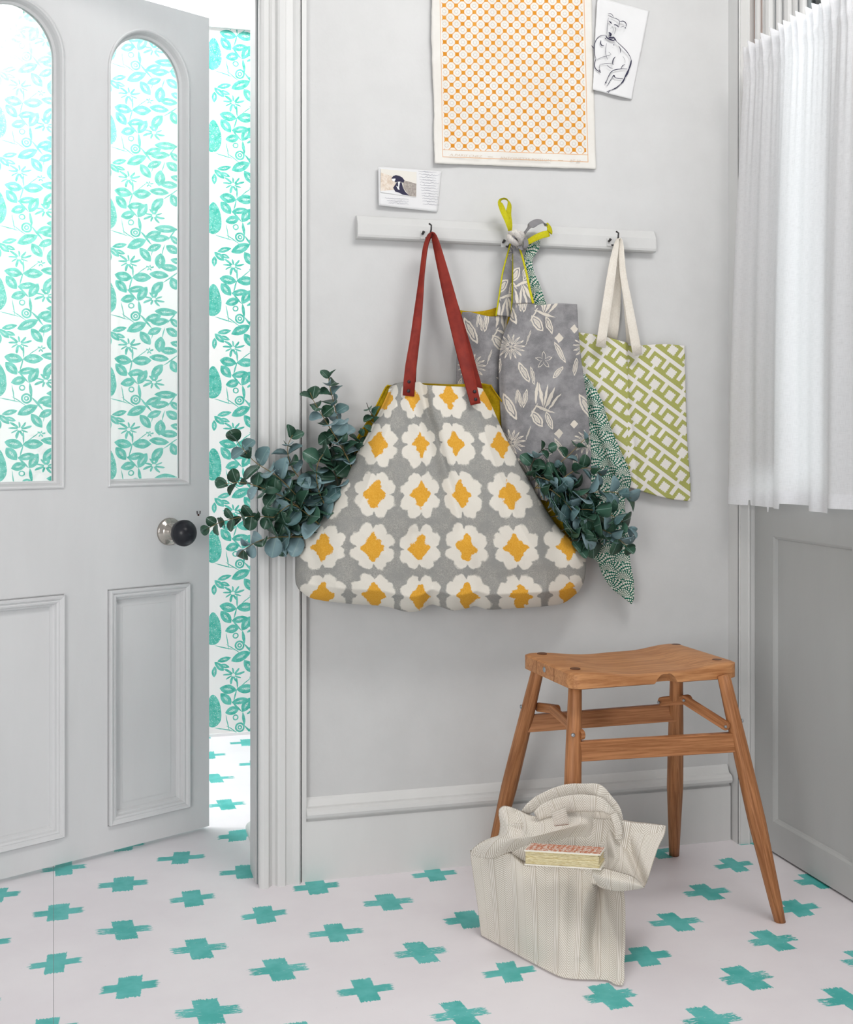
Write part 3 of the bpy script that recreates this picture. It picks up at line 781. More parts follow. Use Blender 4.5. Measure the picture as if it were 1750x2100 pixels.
# reeded boards with bare wood showing between them, seen above the curtain
for k_, (a, w_, mt_, pr_) in enumerate(((.056, .012, M_bare, .006), (.068, .020, M_trim, .014), (.089, .011, M_bare, .005), (.100, .016, M_trim, .012), (.117, .030, M_trim, .018), (.149, .012, M_hallwood, .005), (.162, .020, M_trim, .013), (.183, .010, M_hallwood, .005), (.194, .030, M_trim, .014), (.226, .020, M_trim, .008), (.246, .012, M_hallwood, .004), (.259, .022, M_trim, .012), (.282, .012, M_hallwood, .004))):
    c_ = [(a, -.001), (a, pr_ * .5), (a + w_ * .2, pr_ * .9), (a + w_ * .5, pr_), (a + w_ * .8, pr_ * .9), (a + w_, pr_ * .5), (a + w_, -.001)]
    b = MB(); n = len(c_); vs = [(XD - h, -o_, z) for z in (.92, 2.6) for o_, h in c_]
    b.add(vs, [(i, (i + 1) % n, n + (i + 1) % n, n + i) for i in range(n)] + [tuple(range(n)), tuple(range(2 * n - 1, n - 1, -1))])
    b.build('reed_moulding', mt_, door2)['label'] = 'strip of bare timber' if mt_ is M_bare else 'painted reed'
struct('trim_8', MB().box((XD, -1.02, 0), (.12, -s3 - .004, CEIL)), M_trim)
struct('trim_9', MB().box((XD + .02, -s3, 2.605), (.12, -.05, CEIL)), M_trim)
struct('under_door_shade', MB().box((XD + .006, -s3, 0), (.10, -.055, .004)), M_dark)  # dark strip under the door, shade of the gap put into its colour
# pavement outside so that the view through the glass lands on something
# curtain
cur = thing('linen_curtain', (-.018, -.30, 1.90), 'sheer white linen cafe curtain gathered on a wire over the right door', 'curtain')
nu, nv = 420, 200
zt_, zr_, zb_ = PX(1538, 100, -.018)[2], PX(1538, 149, -.018)[2], PX(1530, 1030, -.018)[2]
dtop, dbot = -PX(1537, 300, -.018)[1], -PX(1513, 1020, -.018)[1]
u = np.linspace(0, 1, nu)[None, :]; zz = np.r_[np.linspace(zt_, zr_, 30), np.linspace(zr_, zb_, nv - 29)[1:]][:, None]
zt01 = np.clip((zr_ - zz) / (zr_ - zb_), 0, 1)
D0 = dtop + (dbot - dtop) * zt01 ** .7; D = D0 + (.80 - D0) * u
ph = u * 2 * PI
big = (np.sin(ph * 3.6 + .6 + .5 * zt01) + .6 * np.sin(ph * 6.9 + 1.9 - .8 * zt01) + .15 * np.sin(ph * 15.3 + 2 * zt01)) / 1.9
fine = np.sin(ph * 23 + 1.1 * np.sin(ph * 3.1)) * .7 + .45 * np.sin(ph * 37 + 2)
ruff = np.clip((zz - zr_) / (zt_ - zr_), 0, 1)
Xc = -.026 - .019 * (big * (.25 + .75 * zt01) ) - fine * (.0045 * np.exp(-zt01 * 9) + .011 * ruff) - .006 * np.sin(zt01 * 3)
chan = np.exp(-((zz - zr_) / .012) ** 2); Xc = Xc - chan * .004
hem = .006 * np.sign(np.sin(ph * 4.3 + 1)) * np.clip((zt01 - .97) / .03, 0, 1)
Z2 = zz + ruff * fine * .007 - hem + 0 * D
Z2 = Z2 - .012 * zt01 * (u > .09) * (u < .2)
V = np.stack([np.minimum(Xc, -.0065) + 0 * Z2, -D + 0 * Z2, Z2], -1).reshape(-1, 3)
UV = np.stack([D + 0 * Z2, Z2], -1).reshape(-1, 2)
grid_mesh('drape', V, UV, nu, nv, M_sheer, cur)
# stitched hems: side and bottom bands
b = MB(); b.tube([(-.0125, -dtop + .004, zr_ + .006), (-.0125, -.80, zr_ + .006)], .0028, 8); b.build('curtain_wire', M_white, cur)
hemi = slice(nv - 6, nv)
Vb = V.reshape(nv, nu, 3)[-7:].copy(); Vb[..., 0] -= .0008
grid_mesh('bottom_hem', Vb.reshape(-1, 3), UV.reshape(nv, nu, 2)[-7:].reshape(-1, 2), nu, 7, M_sheer, cur)
# ================================================================ coat rail and hooks
rail = thing('coat_rail', PY(1040, 480, 0), 'pale painted wooden coat rail with chamfered edge fixed to the wall', 'coat rail')
pa, pb = PY(734, 441, -.016), PY(1345, 474, -.016); pc, pd_ = PY(732, 487, -.024), PY(1346, 517, -.024)
zt0 = (pa[2] + pb[2]) / 2; zb0 = (pc[2] + pd_[2]) / 2
tilt = (pb[2] - pa[2] + pd_[2] - pc[2]) / 2 / (pb[0] - pa[0])
x0, x1 = (pa[0] + pc[0]) / 2, (pb[0] + pd_[0]) / 2; H_ = zt0 - zb0
prof = [(0, 0), (.017, 0), (.022, .003), (.0235, .008), (.0235, H_ * .62), (.012, H_ * .97), (.010, H_), (0, H_)]
b = MB(); n = len(prof); vs = []
for x_ in (x0, x0 + .001, x1 - .001, x1):
    e_ = .0012 if x_ in (x0, x1) else 0
    vs += [(x_, -max(d - e_, 0), zb0 + h + (x_ - (x0 + x1) / 2) * tilt) for d, h in prof]
fs = [(k * n + i, k * n + (i + 1) % n, (k + 1) * n + (i + 1) % n, (k + 1) * n + i) for k in range(3) for i in range(n)] + [tuple(range(n)), tuple(range(4 * n - 1, 3 * n - 1, -1))]
b.add(vs, fs).build('rail_board', M_rail, rail)
def hook(px, py, lab, hd=.026, sgn=1):
    p = PY(px, py, -.024 - hd); t = thing('coat_hook', (p[0], -.024, p[2] - .02), lab, 'hook', 'coat hooks on the rail')
    zz_ = p[2]
    MB().tube([(p[0] - .006, -.020, zz_ - .026), (p[0] - .004, -.034, zz_ - .030), (p[0] - .001, -.044, zz_ - .024), (p[0] + .001, -.049, zz_ - .012), (p[0] + .001, -.050, zz_ - .002), (p[0] - .003 * sgn, -.046, zz_ + .002)],
              [.0022, .0024, .0022, .0021, .0020, .0022], 8).build('prong', M_black, t, True)
    MB().tube([(p[0] - .014, -.0225, zz_ - .018), (p[0] - .014, -.030, zz_ - .019), (p[0] - .013, -.035, zz_ - .015)], [.0028, .0024, .0034], 8).build('screw_peg', M_black, t, True)
    MB().box((p[0] - .018, -.0262, zz_ - .030), (p[0] - .000, -.0232, zz_ - .012)).build('backplate', M_rail, t)
    return p
hk1 = hook(884, 460, 'black iron hook behind the red leather handles')
hk2 = hook(1268, 476, 'black iron hook holding the cream webbing handles')
hk3 = hook(1050, 478, 'black iron hook hidden behind the knotted grey straps')

# ================================================================ papers on the wall
def sheet_px(name, quad, Ys, mat, parent, uvw, nx_=24, nz_=30, curl=None, rag=0.0, th=.0006, seed=3):
    """quad: TL,TR,BR,BL pixels; Ys: distance off the wall at the four corners"""
    tl, tr, br, bl = [np.array(q, float) for q in quad]
    u = np.linspace(0, 1, nx_)[None, :]; v = np.linspace(0, 1, nz_)[:, None]
    w_ = [(1 - u) * (1 - v), u * (1 - v), u * v, (1 - u) * v]
    px = sum(a * q[0] for a, q in zip(w_, (tl, tr, br, bl))); py = sum(a * q[1] for a, q in zip(w_, (tl, tr, br, bl)))
    d = sum(a * q for a, q in zip(w_, Ys))
    if curl is not None: d = d + curl(u, v)
    if rag:
        r_ = np.random.RandomState(seed); e1 = np.cumsum(r_.normal(0, .5, nz_)); e1 -= np.linspace(e1[0], e1[-1], nz_); e2 = np.cumsum(r_.normal(0, .5, nx_)); e2 -= np.linspace(e2[0], e2[-1], nx_)
        px[:, 0] += e1 * rag; py[-1, :] += e2 * rag * .7; px[:, -1] += e1[::-1] * rag * .4
    P3 = PYa(px.reshape(-1), py.reshape(-1), -d.reshape(-1))
    UV = np.stack([(u * uvw[0] + 0 * v), ((1 - v) * uvw[1] + 0 * u)], -1).reshape(-1, 2)
    Bk = P3.copy(); Bk[:, 1] += th
    return grid_mesh(name, P3, UV, nx_, nz_, mat, parent, back=Bk)
post = thing('print_sheet', PY(1050, 180, 0), 'large handmade sheet printed with orange octagons pinned above the coat rail', 'print')
PSX = .356
sheet_px('sheet', [(884, -130), (1211, -127), (1223, 347), (892, 335)], (.003, .003, .005, .008), M_poster, post, (PSX, PSX * 474 / 333 * .985), 90, 110,
         lambda u, v: .004 * np.sin(v * 5) * (1 - u) + .005 * np.exp(-((u - 0) / .12) ** 2) * v + .004 * np.exp(-((v - 1) / .06) ** 2), rag=.55)
def text_on(s, px, py, px2, py2, d, size, mat, parent, name='lettering', shear=0):
    cu = bpy.data.curves.new(name, 'FONT'); cu.body = s; cu.size = size; cu.extrude = .00008; cu.shear = shear; cu.resolution_u = 2
    o = bpy.data.objects.new(name, cu); C.objects.link(o)
    bpy.context.view_layer.update()
    me = bpy.data.meshes.new_from_object(o.evaluated_get(bpy.context.evaluated_depsgraph_get())); bpy.data.objects.remove(o)
    n = len(me.vertices); co = np.zeros(n * 3); me.vertices.foreach_get('co', co); co = co.reshape(-1, 3)
    wd = co[:, 0].max(); A = PY(px, py, -d); B = PY(px2, py2, -d); ex = B - A; L = np.linalg.norm(ex); ex /= L; ez = np.array([-ex[2], 0, ex[0]]) if ex[0] > 0 else None
    k_ = L / wd
    out = A[None] + ex[None] * (co[:, :1] * k_) + ez[None] * (co[:, 1:2]) + np.array([0, -1, 0])[None] * co[:, 2:3]
    me.vertices.foreach_set('co', out.reshape(-1)); me.update()
    return link(name, me, mat, parent)
M_letter = Mat('faded_letterpress', .7); M_letter.col(lin((196, 178, 160)))
text_on('A PARIS CHEZ', 922, 319.5, 990, 323.5, .0175, .0078, M_letter, post, shear=.25)
text_on('ANTOINETTE POISSON.', 1026, 326, 1133, 331.5, .0145, .0085, M_letter, post)
text_on('N\u00b0 22', 1169, 331.5, 1191, 332.5, .0125, .0078, M_letter, post, shear=.25)
for a_, b_ in (((1001, 321.5), (1011, 322)), ((1145, 328.5), (1155, 329))):
    A, B = PY(*a_, -.0150), PY(*b_, -.0150); MB().tube([A, B], .0006, 5).build('printed_dash', M_letter, post)

dog = thing('sketch_sheet', PY(1260, 120, 0), 'small white sheet with an ink sketch of a sitting dog, beside the orange print', 'drawing')
sheet_px('sheet', [(1226, -6), (1332, 22), (1296, 204), (1216, 184)], (.004, .003, .003, .009), M_paperw, dog, (1, 1), 30, 44,
         lambda u, v: .004 * np.exp(-((v - 1) / .08) ** 2) + .002 * np.sin(u * 7 + v * 3) + .006 * np.exp(-(u / .1) ** 2) * np.exp(-((v - .1) / .12) ** 2), rag=.35, seed=11)
def inkline(pts, w, parent, sc_, ox_, oy_, d, mat=M_ink, name='ink_stroke'):
    P3 = [PY(x_ / sc_ + ox_, y_ / sc_ + oy_, -d) for x_, y_ in pts]
    A = smooth_line(P3, max(6, len(pts) * 5)); b = MB()
    t = np.gradient(A, axis=0); t /= np.linalg.norm(t, axis=1)[:, None] + 1e-12; sd_ = np.stack([-t[:, 2], 0 * t[:, 0], t[:, 0]], 1)
    k_ = np.linspace(0, 1, len(A)); ww = w * (.55 + .45 * np.sin(k_ * PI)) / 890.0 / 2
    vs = np.vstack([A + sd_ * ww[:, None], A - sd_ * ww[:, None]]); n = len(A); vs2 = vs + np.array([0, .00025, 0])
    allv = np.vstack([vs, vs2]); fs = []
    for i in range(n - 1):
        fs += [(i, i + 1, n + i + 1, n + i), (2 * n + i, 3 * n + i, 3 * n + i + 1, 2 * n + i + 1), (i, 2 * n + i, 2 * n + i + 1, i + 1), (n + i, n + i + 1, 3 * n + i + 1, 3 * n + i)]
    return b.add(allv, fs).build(name, mat, parent, fix=False, uv=False)
DG = [  # zoomed sketch coordinates (scale 9.545, origin 1190,0)
 ([(545, 270), (600, 268), (630, 290), (655, 330)], 1.2), ([(550, 300), (610, 330), (655, 340)], .9),
 ([(555, 350), (545, 440), (535, 520), (530, 600), (525, 660)], 1.0), ([(640, 345), (720, 370), (770, 410), (765, 480), (760, 530)], 1.3),
 ([(780, 420), (850, 415), (900, 460), (900, 520)], 2.0), ([(885, 535), (890, 555)], 3.0), ([(790, 530), (860, 515)], .8),
 ([(570, 410), (600, 440), (620, 465)], 2.6), ([(665, 485), (710, 490), (755, 530)], 2.2), ([(700, 540), (690, 600), (675, 660)], .9), ([(600, 560), (630, 520), (650, 580), (640, 640)], .6),
 ([(560, 640), (585, 650), (620, 680)], 4.2), ([(575, 670), (600, 700), (610, 690)], 3.6),
 ([(505, 690), (530, 740), (590, 770), (650, 790), (690, 770)], 3.0), ([(560, 730), (620, 740), (680, 740)], 3.4), ([(640, 715), (690, 770), (712, 808)], 2.6),
 ([(490, 690), (400, 700), (330, 760), (290, 850), (275, 940), (285, 1050), (310, 1150)], 1.4), ([(225, 890), (255, 930), (275, 945)], 1.8),
 ([(490, 745), (505, 765)], 2.4), ([(410, 790), (405, 850), (430, 890), (470, 895)], 2.2), ([(520, 850), (505, 950), (505, 1060), (540, 1170)], 1.0),
 ([(655, 870), (670, 885)], 2.2), ([(755, 895), (785, 950), (790, 1030)], 1.4), ([(712, 808), (800, 890), (900, 990), (970, 1090), (1005, 1180)], 1.6),
 ([(1005, 1180), (990, 1260), (960, 1350)], 3.4), ([(960, 1350), (920, 1440), (880, 1510)], 4.4), ([(880, 1510), (850, 1580), (800, 1640)], 3.2), ([(800, 1640), (720, 1710), (620, 1760)], 2.2),
 ([(620, 1760), (570, 1775), (520, 1800)], 1.2), ([(580, 1780), (550, 1820)], .9), ([(310, 1150), (290, 1230), (290, 1310), (330, 1370), (380, 1400), (410, 1425)], 1.9), ([(370, 1360), (400, 1400)], 2.0),
 ([(320, 1165), (450, 1115), (590, 1075), (600, 1050), (560, 1020)], .9), ([(390, 1260), (520, 1245), (630, 1240)], .9), ([(390, 1260), (380, 1320), (385, 1360)], .9),
 ([(690, 1110), (650, 1170), (640, 1240), (650, 1270)], 2.2), ([(530, 1275), (580, 1320), (640, 1340)], 1.0), ([(925, 1350), (860, 1348), (800, 1350), (690, 1365), (610, 1410), (560, 1490), (520, 1590), (495, 1640)], 1.6),
 ([(800, 1350), (830, 1290), (880, 1260)], 1.4), ([(620, 1515), (660, 1485), (690, 1520), (760, 1535), (840, 1540)], 1.5), ([(640, 1500), (665, 1480), (680, 1510)], 3.0), ([(640, 1510), (590, 1580), (545, 1660), (520, 1680)], 1.3), ([(500, 1600), (510, 1630)], 3.0),
 ([(840, 1100), (880, 1180), (880, 1240)], .5)]
for i_, (pts, w) in enumerate(DG):
    inkline(pts, w, dog, 9.545, 1190, 0, .0118 + .0002 * (i_ % 3))

card = thing('postcard', PY(840, 388, 0), 'white postcard with a small photograph and faint handwriting above the coat rail', 'postcard')
sheet_px('card', [(776, 341.5), (906, 351), (897, 435), (777, 421)], (.010, .003, .004, .012), M_paperw, card, (1, 1), 20, 16, lambda u, v: .001 * np.sin(u * 3), seed=2)
def poly_px(name, pts, sc_, ox_, oy_, d, mat, parent, th=.0003, dd=None):
    P3 = [PY(x_ / sc_ + ox_, y_ / sc_ + oy_, -(d if dd is None else d + dd(x_ / sc_ + ox_))) for x_, y_ in pts]; n = len(P3)
    vs = P3 + [p + np.array([0, th, 0]) for p in P3]
    return MB().add(vs, [tuple(range(n)), tuple(range(2 * n - 1, n - 1, -1))] + [(i, (i + 1) % n, n + (i + 1) % n, n + i) for i in range(n)]).build(name, mat, parent)
sl = lambda x_: .012 - (x_ - 777) / 120 * .0072
M_sand = Mat('photo_sand', .5); o = M_sand.coord('Object'); M_sand.col(M_sand.mix(M_sand.noise(o, 120, 4, .7).step(.35, .65), lin((206, 188, 170)), lin((226, 216, 205))))
M_dune = Mat('photo_dune', .5); o = M_dune.coord('Object'); M_dune.col(M_dune.mix(M_dune.noise(o, 220, 4, .75).step(.35, .65), lin((140, 132, 128)), lin((176, 168, 160))))
M_sky = Mat('photo_sky', .5); M_sky.col(lin((222, 218, 210)))
ph_ = ((10.9375, 760, 330))
poly_px('photo_sky', [(235, 180), (1035, 250), (1030, 800), (225, 670)], *ph_, .0006, M_sky, card, dd=sl)
poly_px('photo_beach', [(235, 262), (480, 340), (560, 500), (520, 650), (225, 672)], *ph_, .0011, M_sand, card, dd=sl)
poly_px('photo_dune', [(740, 430), (1030, 512), (1025, 805), (880, 790), (740, 600)], *ph_, .0011, M_dune, card, dd=sl)
poly_px('photo_ground', [(225, 672), (520, 650), (620, 700), (880, 790), (1025, 805), (1024, 822), (225, 700)], *ph_, .0013, M_paperw, card, dd=sl)
poly_px('photo_umbrella', [(470, 390), (510, 340), (570, 318), (650, 335), (720, 375), (765, 440), (740, 490), (660, 460), (600, 470), (560, 480), (545, 440)], *ph_, .0016, M_ink, card, dd=sl)
poly_px('photo_hat', [(480, 400), (560, 395), (560, 430), (520, 465), (490, 440)], *ph_, .0019, M_white, card, dd=sl)
poly_px('photo_figure', [(590, 480), (700, 480), (730, 600), (780, 690), (870, 780), (720, 755), (640, 710), (560, 690), (510, 600)], *ph_, .0016, M_ink, card, dd=sl)
poly_px('photo_shirt', [(620, 465), (665, 465), (640, 600), (655, 650), (620, 640), (580, 560), (625, 580)], *ph_, .0019, M_white, card, dd=sl)
r_ = np.random.RandomState(5)
for k_ in range(13):
    yy = 232 + k_ * 60; xa = 1075; xb = 1530
    pts = [(x_, yy + (x_ - xa) * .07 + r_.uniform(-12, 12)) for x_ in np.linspace(xa, xb + r_.uniform(-60, 20), 26)]
    P_ = [(x_, y_) for x_, y_ in pts]; inkline(P_, .55, card, 10.9375, 760, 330, sl(880) + .0008, M_inkthin, 'handwriting')
for k_ in range(3):
    pts = [(x_, 830 + k_ * 50 + (x_ - 330) * .06 + r_.uniform(-12, 12)) for x_ in np.linspace(330 + 40 * k_, 860, 24)]
    inkline(pts, .5, card, 10.9375, 760, 330, sl(800) + .0012, M_inkthin, 'handwriting')

# ================================================================ big shopper with red leather handles
bag = thing('tote_bag', PY(905, 1240, -.10), 'large linen shopper with white rosettes and ochre hearts on grey, hung by red leather handles', 'bag')
L_ = [(803, 800), (767, 877), (724, 951), (696, 1004), (661, 1057), (621, 1105), (610, 1128), (608, 1165), (609, 1196), (616, 1212)]
R_ = [(990, 797), (1006, 826), (1033, 887), (1065, 948), (1104, 1018), (1143, 1078), (1185, 1119), (1200, 1138), (1202, 1165), (1198, 1192), (1188, 1213)]
T_ = [(803, 800), (812, 790), (828, 783), (849, 784), (861, 783), (871, 789), (900, 791), (945, 793), (975, 794), (990, 797)]
B_ = [(616, 1212), (643, 1228), (714, 1238), (785, 1243), (831, 1254), (859, 1253), (884, 1240), (905, 1245), (930, 1252), (960, 1247), (975, 1243), (1000, 1250), (1033, 1249), (1121, 1243), (1157, 1236), (1188, 1213)]
nu, nv = 240, 220
S, U, V = coons(T_, B_, L_, R_, nu, nv); X, Yp = S[..., 0], S[..., 1]
edge_ = np.clip(np.minimum(U, 1 - U) * 7, 0, 1) ** .6 * np.clip((1 - V) * 16, 0, 1) ** .5
d = .085 + .030 * (1 - V) * 0 + edge_ * (.030 + .050 * np.sin(np.clip(V * 1.15, 0, 1) * PI * .62) ) - (1 - edge_) * .012 * V
cr1 = dist_line(X, Yp, [(861, 783), (876, 850), (896, 905), (912, 960), (925, 1005), (946, 1085)])
sgn_ = np.sign(X - np.interp(Yp, [783, 850, 905, 960, 1005, 1085], [861, 876, 896, 912, 925, 946]))
fade = np.clip((1150 - Yp) / 300, 0, 1)
d = d - .020 * np.exp(-(cr1 / 10) ** 2) * fade + .012 * np.exp(-((cr1 - 26) / 18) ** 2) * fade * (sgn_ < 0) + .006 * np.exp(-((cr1 - 30) / 20) ** 2) * fade * (sgn_ > 0)
for pts, w_, a_ in (([(1060, 960), (1085, 1060), (1100, 1150)], 26, .006), ([(700, 1010), (690, 1090), (720, 1180)], 26, .006), ([(850, 1100), (880, 1200), (890, 1245)], 18, -.008),
                    ([(985, 1240), (965, 1180), (960, 1120)], 16, .006), ([(985, 900), (1010, 1020), (1040, 1160)], 22, .007), ([(780, 880), (770, 1000), (775, 1130)], 26, .006), ([(1140, 1130), (1165, 1200)], 18, -.006), ([(640, 1130), (650, 1200)], 16, -.006)):
    d = d + a_ * np.exp(-(dist_line(X, Yp, pts) / w_) ** 2)
d = d + .003 * wob(X, Yp, 120, 4) + .0008 * wob(X, Yp, 26, 8)
Vf = PYa(X.reshape(-1), Yp.reshape(-1), -d.reshape(-1)); bk = Vf.copy()
dback = np.maximum(.058 + 0 * d, .0) ; bk[:, 1] = -np.minimum(dback.reshape(-1), d.reshape(-1) - .002)
cx_ = bk[:, 0].mean(); 
# print coordinates: columns and rows measured on the cloth
rowy = np.array([705, 815, 910, 1014, 1124, 1222, 1330.]); colx = {705: [780, 800, 850, 920, 985, 1060], 815: [752, 795, 842, 921, 1000, 1060], 910: [690, 774, 866, 932, 1027, 1120], 1014: [672, 769, 865, 945, 1046, 1150], 1124: [662, 764, 861, 958, 1058, 1166], 1222: [661, 770, 861, 957, 1070, 1168], 1330: [660, 770, 862, 960, 1072, 1172]}
CX = np.stack([np.interp(Yp, rowy, [colx[int(r)][k] for r in rowy]) for k in range(6)], -1)
UU = np.full(X.shape, 0.0); ks = np.arange(6)
seg = (X[..., None] > CX).sum(-1) - 1; segc = np.clip(seg, 0, 4)
xa = np.take_along_axis(CX, segc[..., None], -1)[..., 0]; xb = np.take_along_axis(CX, (segc + 1)[..., None], -1)[..., 0]
UU = segc + (X - xa) / (xb - xa); VV = np.interp(Yp, rowy, np.arange(7.0)) + .02 * np.sin(UU * 3)
UV = np.stack([UU, VV], -1).reshape(-1, 2)
grid_mesh('front_panel', Vf, UV, nu, nv, M_rosette, bag, back=bk)
# mustard lining: the back sheet gaping open on both sides
Tb = [(800, 792), (850, 786), (930, 788), (985, 786), (1006, 789)]; Bb = [(640, 1120), (780, 1170), (920, 1180), (1080, 1170), (1178, 1120)]
Lb = [(800, 792), (791, 795), (764, 848), (735, 895), (698, 965), (668, 1050), (640, 1120)]
Rb = [(1006, 789), (1016, 805), (1035, 830), (1053, 852), (1069, 876), (1099, 921), (1128, 985), (1155, 1060), (1178, 1120)]
S, U, V = coons(Tb, Bb, Lb, Rb, 110, 90); X, Yp = S[..., 0], S[..., 1]
d = .034 + .010 * np.sin(U * 9 + V * 3) * (U * (1 - U) * 4) ** .3 + .003 * wob(X, Yp, 45, 2) + .014 * np.clip(.1 - np.minimum(U, 1 - U), 0, .1) * 10 * (1 - V)
Vf = PYa(X.reshape(-1), Yp.reshape(-1), -np.clip(d, .012, .052).reshape(-1)); bk = Vf.copy(); bk[:, 1] += .0022
lin_ = grid_mesh('back_panel', Vf, np.stack([U, V], -1).reshape(-1, 2), 110, 90, M_mustard, bag, back=bk); lin_['label'] = 'mustard yellow lining'
for nm, pl in (('left', Lb[:5]), ('right', Rb[:7])):
    A = smooth_line([PY(x_, y_, -.050) for x_, y_ in pl], 40); MB().tube(list(A), .0019, 6).build('lining_seam', M_mustard, bag, True)
# handles
def strap(name, pts, wd, ds, mat, parent, side, th=.003, n=60):
    P3 = [PY(x_, y_, -q) for (x_, y_), q in zip(pts, ds)]; return ribbon(name, P3, [w_ / 890 for w_ in wd], side, th, mat, parent, n)
S_ = np.array([1.0, 0, -.12])
strap('handle', [(838, 812), (842, 760), (852, 690), (860, 620), (866, 560), (872, 510), (880, 484), (886, 478), (892, 490), (905, 540), (925, 620), (944, 700), (961, 770), (976, 829)],
      [24, 24, 20, 16, 12, 11, 11, 12, 16, 20, 26, 27, 26, 22], [.136, .128, .112, .098, .086, .078, .0745, .074, .074, .078, .088, .104, .124, .137],
      M_leather, bag, [S_, S_, S_, (.9, -.4, 0), (.8, -.6, 0), (.7, -.7, 0), (.5, -.8, .1), (.1, -1, .1), (.6, -.8, .1), (.85, -.5, .1), (1, -.3, .1), (1, -.1, .14), S_ * 1.0, (1, 0, .12)], .0035, 110)
strap('handle', [(845, 800), (848, 740), (855, 670), (862, 600), (869, 540), (876, 498), (886, 483), (896, 500), (912, 560), (936, 640), (955, 705), (970, 760), (986, 812)],
      [16, 15, 14, 12, 10, 9, 10, 12, 16, 18, 20, 20, 18], [.060, .060, .061, .061, .062, .061, .061, .061, .0605, .060, .059, .058, .057], M_leather, bag, [(1, 0, -.1)] * 6 + [(.3, -.9, 0)] + [(1, 0, .1)] * 6, .0032, 100)
for (x_, y_) in ((839, 783), (838, 802), (974, 803), (976, 819)):
    p = PY(x_, y_, {783: -.1335, 802: -.1365, 803: -.1345, 819: -.1375}[y_]); MB().lathe([(-.004, .0040), (.0, .0040), (.0012, .0036), (.0018, .0022), (.0020, .0006)], p, (0, -1, 0), 14).build('rivet', M_rivet, bag, True)

# ================================================================ grey floral bag knotted over the middle hook
gb = thing('tote_bag', PY(1110, 900, -.05), 'grey linen bag with cream leaf print, its yellow-edged straps knotted on the rail', 'bag')
def cmuv(X, Yp, k=8.9, ox_=0, oy_=0): return np.stack([(X - ox_) / k, (Yp - oy_) / k], -1).reshape(-1, 2)
def panel(name, T_, B_, L_, R_, nu, nv, dfun, mat, parent, uvf, thick=.0022, dmin=.006):
    S, U, V = coons(T_, B_, L_, R_, nu, nv); X, Yp = S[..., 0], S[..., 1]; d = np.maximum(dfun(X, Yp, U, V), dmin)
    Vf = PYa(X.reshape(-1), Yp.reshape(-1), -d.reshape(-1)); bk = Vf.copy(); bk[:, 1] += thick
    return grid_mesh(name, Vf, uvf(X, Yp), nu, nv, mat, parent, back=bk)
fl = lambda X, Y: cmuv(X, Y, 11.2, 1010, 600)
def dg(X, Yp, U, V):
    d = .058 + .008 * np.sin(U * PI) ** .7 + .004 * wob(X, Yp, 90, 5)
    d += .008 * np.exp(-(dist_line(X, Yp, [(1060, 640), (1066, 760), (1078, 900)]) / 18) ** 2) - .006 * np.exp(-(dist_line(X, Yp, [(1120, 700), (1150, 820), (1165, 960)]) / 20) ** 2) + .008 * np.exp(-(dist_line(X, Yp, [(1180, 700), (1150, 770), (1110, 830)]) / 16) ** 2) + .006 * np.exp(-(dist_line(X, Yp, [(1190, 800), (1185, 900), (1190, 960)]) / 14) ** 2)
    return d - .012 * np.exp(-(U / .05) ** 2)
panel('front_panel', [(1052, 622), (1070, 616), (1085, 619), (1105, 626), (1145, 622), (1184, 624)], [(1040, 1010), (1110, 1025), (1170, 1035), (1212, 1030)],
      [(1052, 622), (1047, 650), (1032, 690), (1024, 740), (1026, 830), (1034, 930), (1040, 1010)], [(1184, 624), (1187, 680), (1193, 740), (1203, 810), (1209, 870), (1213, 950), (1212, 1030)], 90, 130, dg, M_floral, gb, fl)
panel('side_fold', [(949, 640), (965, 640), (985, 645), (1010, 649), (1048, 644)], [(936, 960), (970, 965), (1010, 966), (1048, 965)],
      [(949, 640), (942, 670), (938, 720), (936, 800), (936, 960)], [(1048, 644), (1044, 668), (1040, 720), (1042, 800), (1048, 965)], 50, 90,
      lambda X, Y, U, V: .020 + .008 * np.sin(U * PI) + .006 * np.exp(-(dist_line(X, Y, [(1005, 660), (1012, 800), (1010, 950)]) / 12) ** 2) - .010 * np.exp(-((1 - U) / .10) ** 2) + .002 * wob(X, Y, 60, 3), M_floral, gb, lambda X, Y: cmuv(X, Y, 11.2, 930, 640))
panel('lining', [(944, 636), (958, 638), (975, 639), (1000, 636), (1030, 628), (1052, 634)], [(944, 690), (1000, 700), (1050, 700)], [(944, 636), (943, 660), (944, 690)], [(1052, 634), (1052, 660), (1050, 700)], 24, 10,
      lambda X, Y, U, V: .013 + .0 * U, M_mustard, gb, cmuv, dmin=.008)['label'] = 'mustard yellow lining'
SG = (1, 0, 0)
strap('strap', [(1033, 648), (1038, 600), (1043, 560), (1049, 525), (1052, 500), (1056, 488)], [31, 27, 25, 17, 12, 9], [.031, .034, .038, .043, .048, .052], M_floral, gb, [SG] * 6, .002)
strap('strap', [(1072, 622), (1069, 590), (1066, 560), (1061, 525), (1058, 502), (1057, 488)], [42, 35, 28, 18, 12, 10], [.068, .064, .058, .053, .052, .053], M_floral, gb, [SG] * 6, .002)
strap('binding', [(1017.5, 648), (1025, 600), (1031, 560), (1040, 525), (1047, 500)], [3] * 5, [.032, .035, .039, .044, .049], M_chart, gb, [SG] * 5, .0026)
strap('binding', [(1049, 655), (1051, 600), (1052, 560), (1053, 520)], [3] * 4, [.0335, .036, .040, .045], M_chart, gb, [SG] * 4, .0026)
strap('binding', [(1094, 622), (1086, 590), (1080, 560), (1071, 525), (1064, 502)], [5, 5, 4, 4, 3], [.069, .065, .059, .054, .053], M_chart, gb, [SG] * 5, .0026)
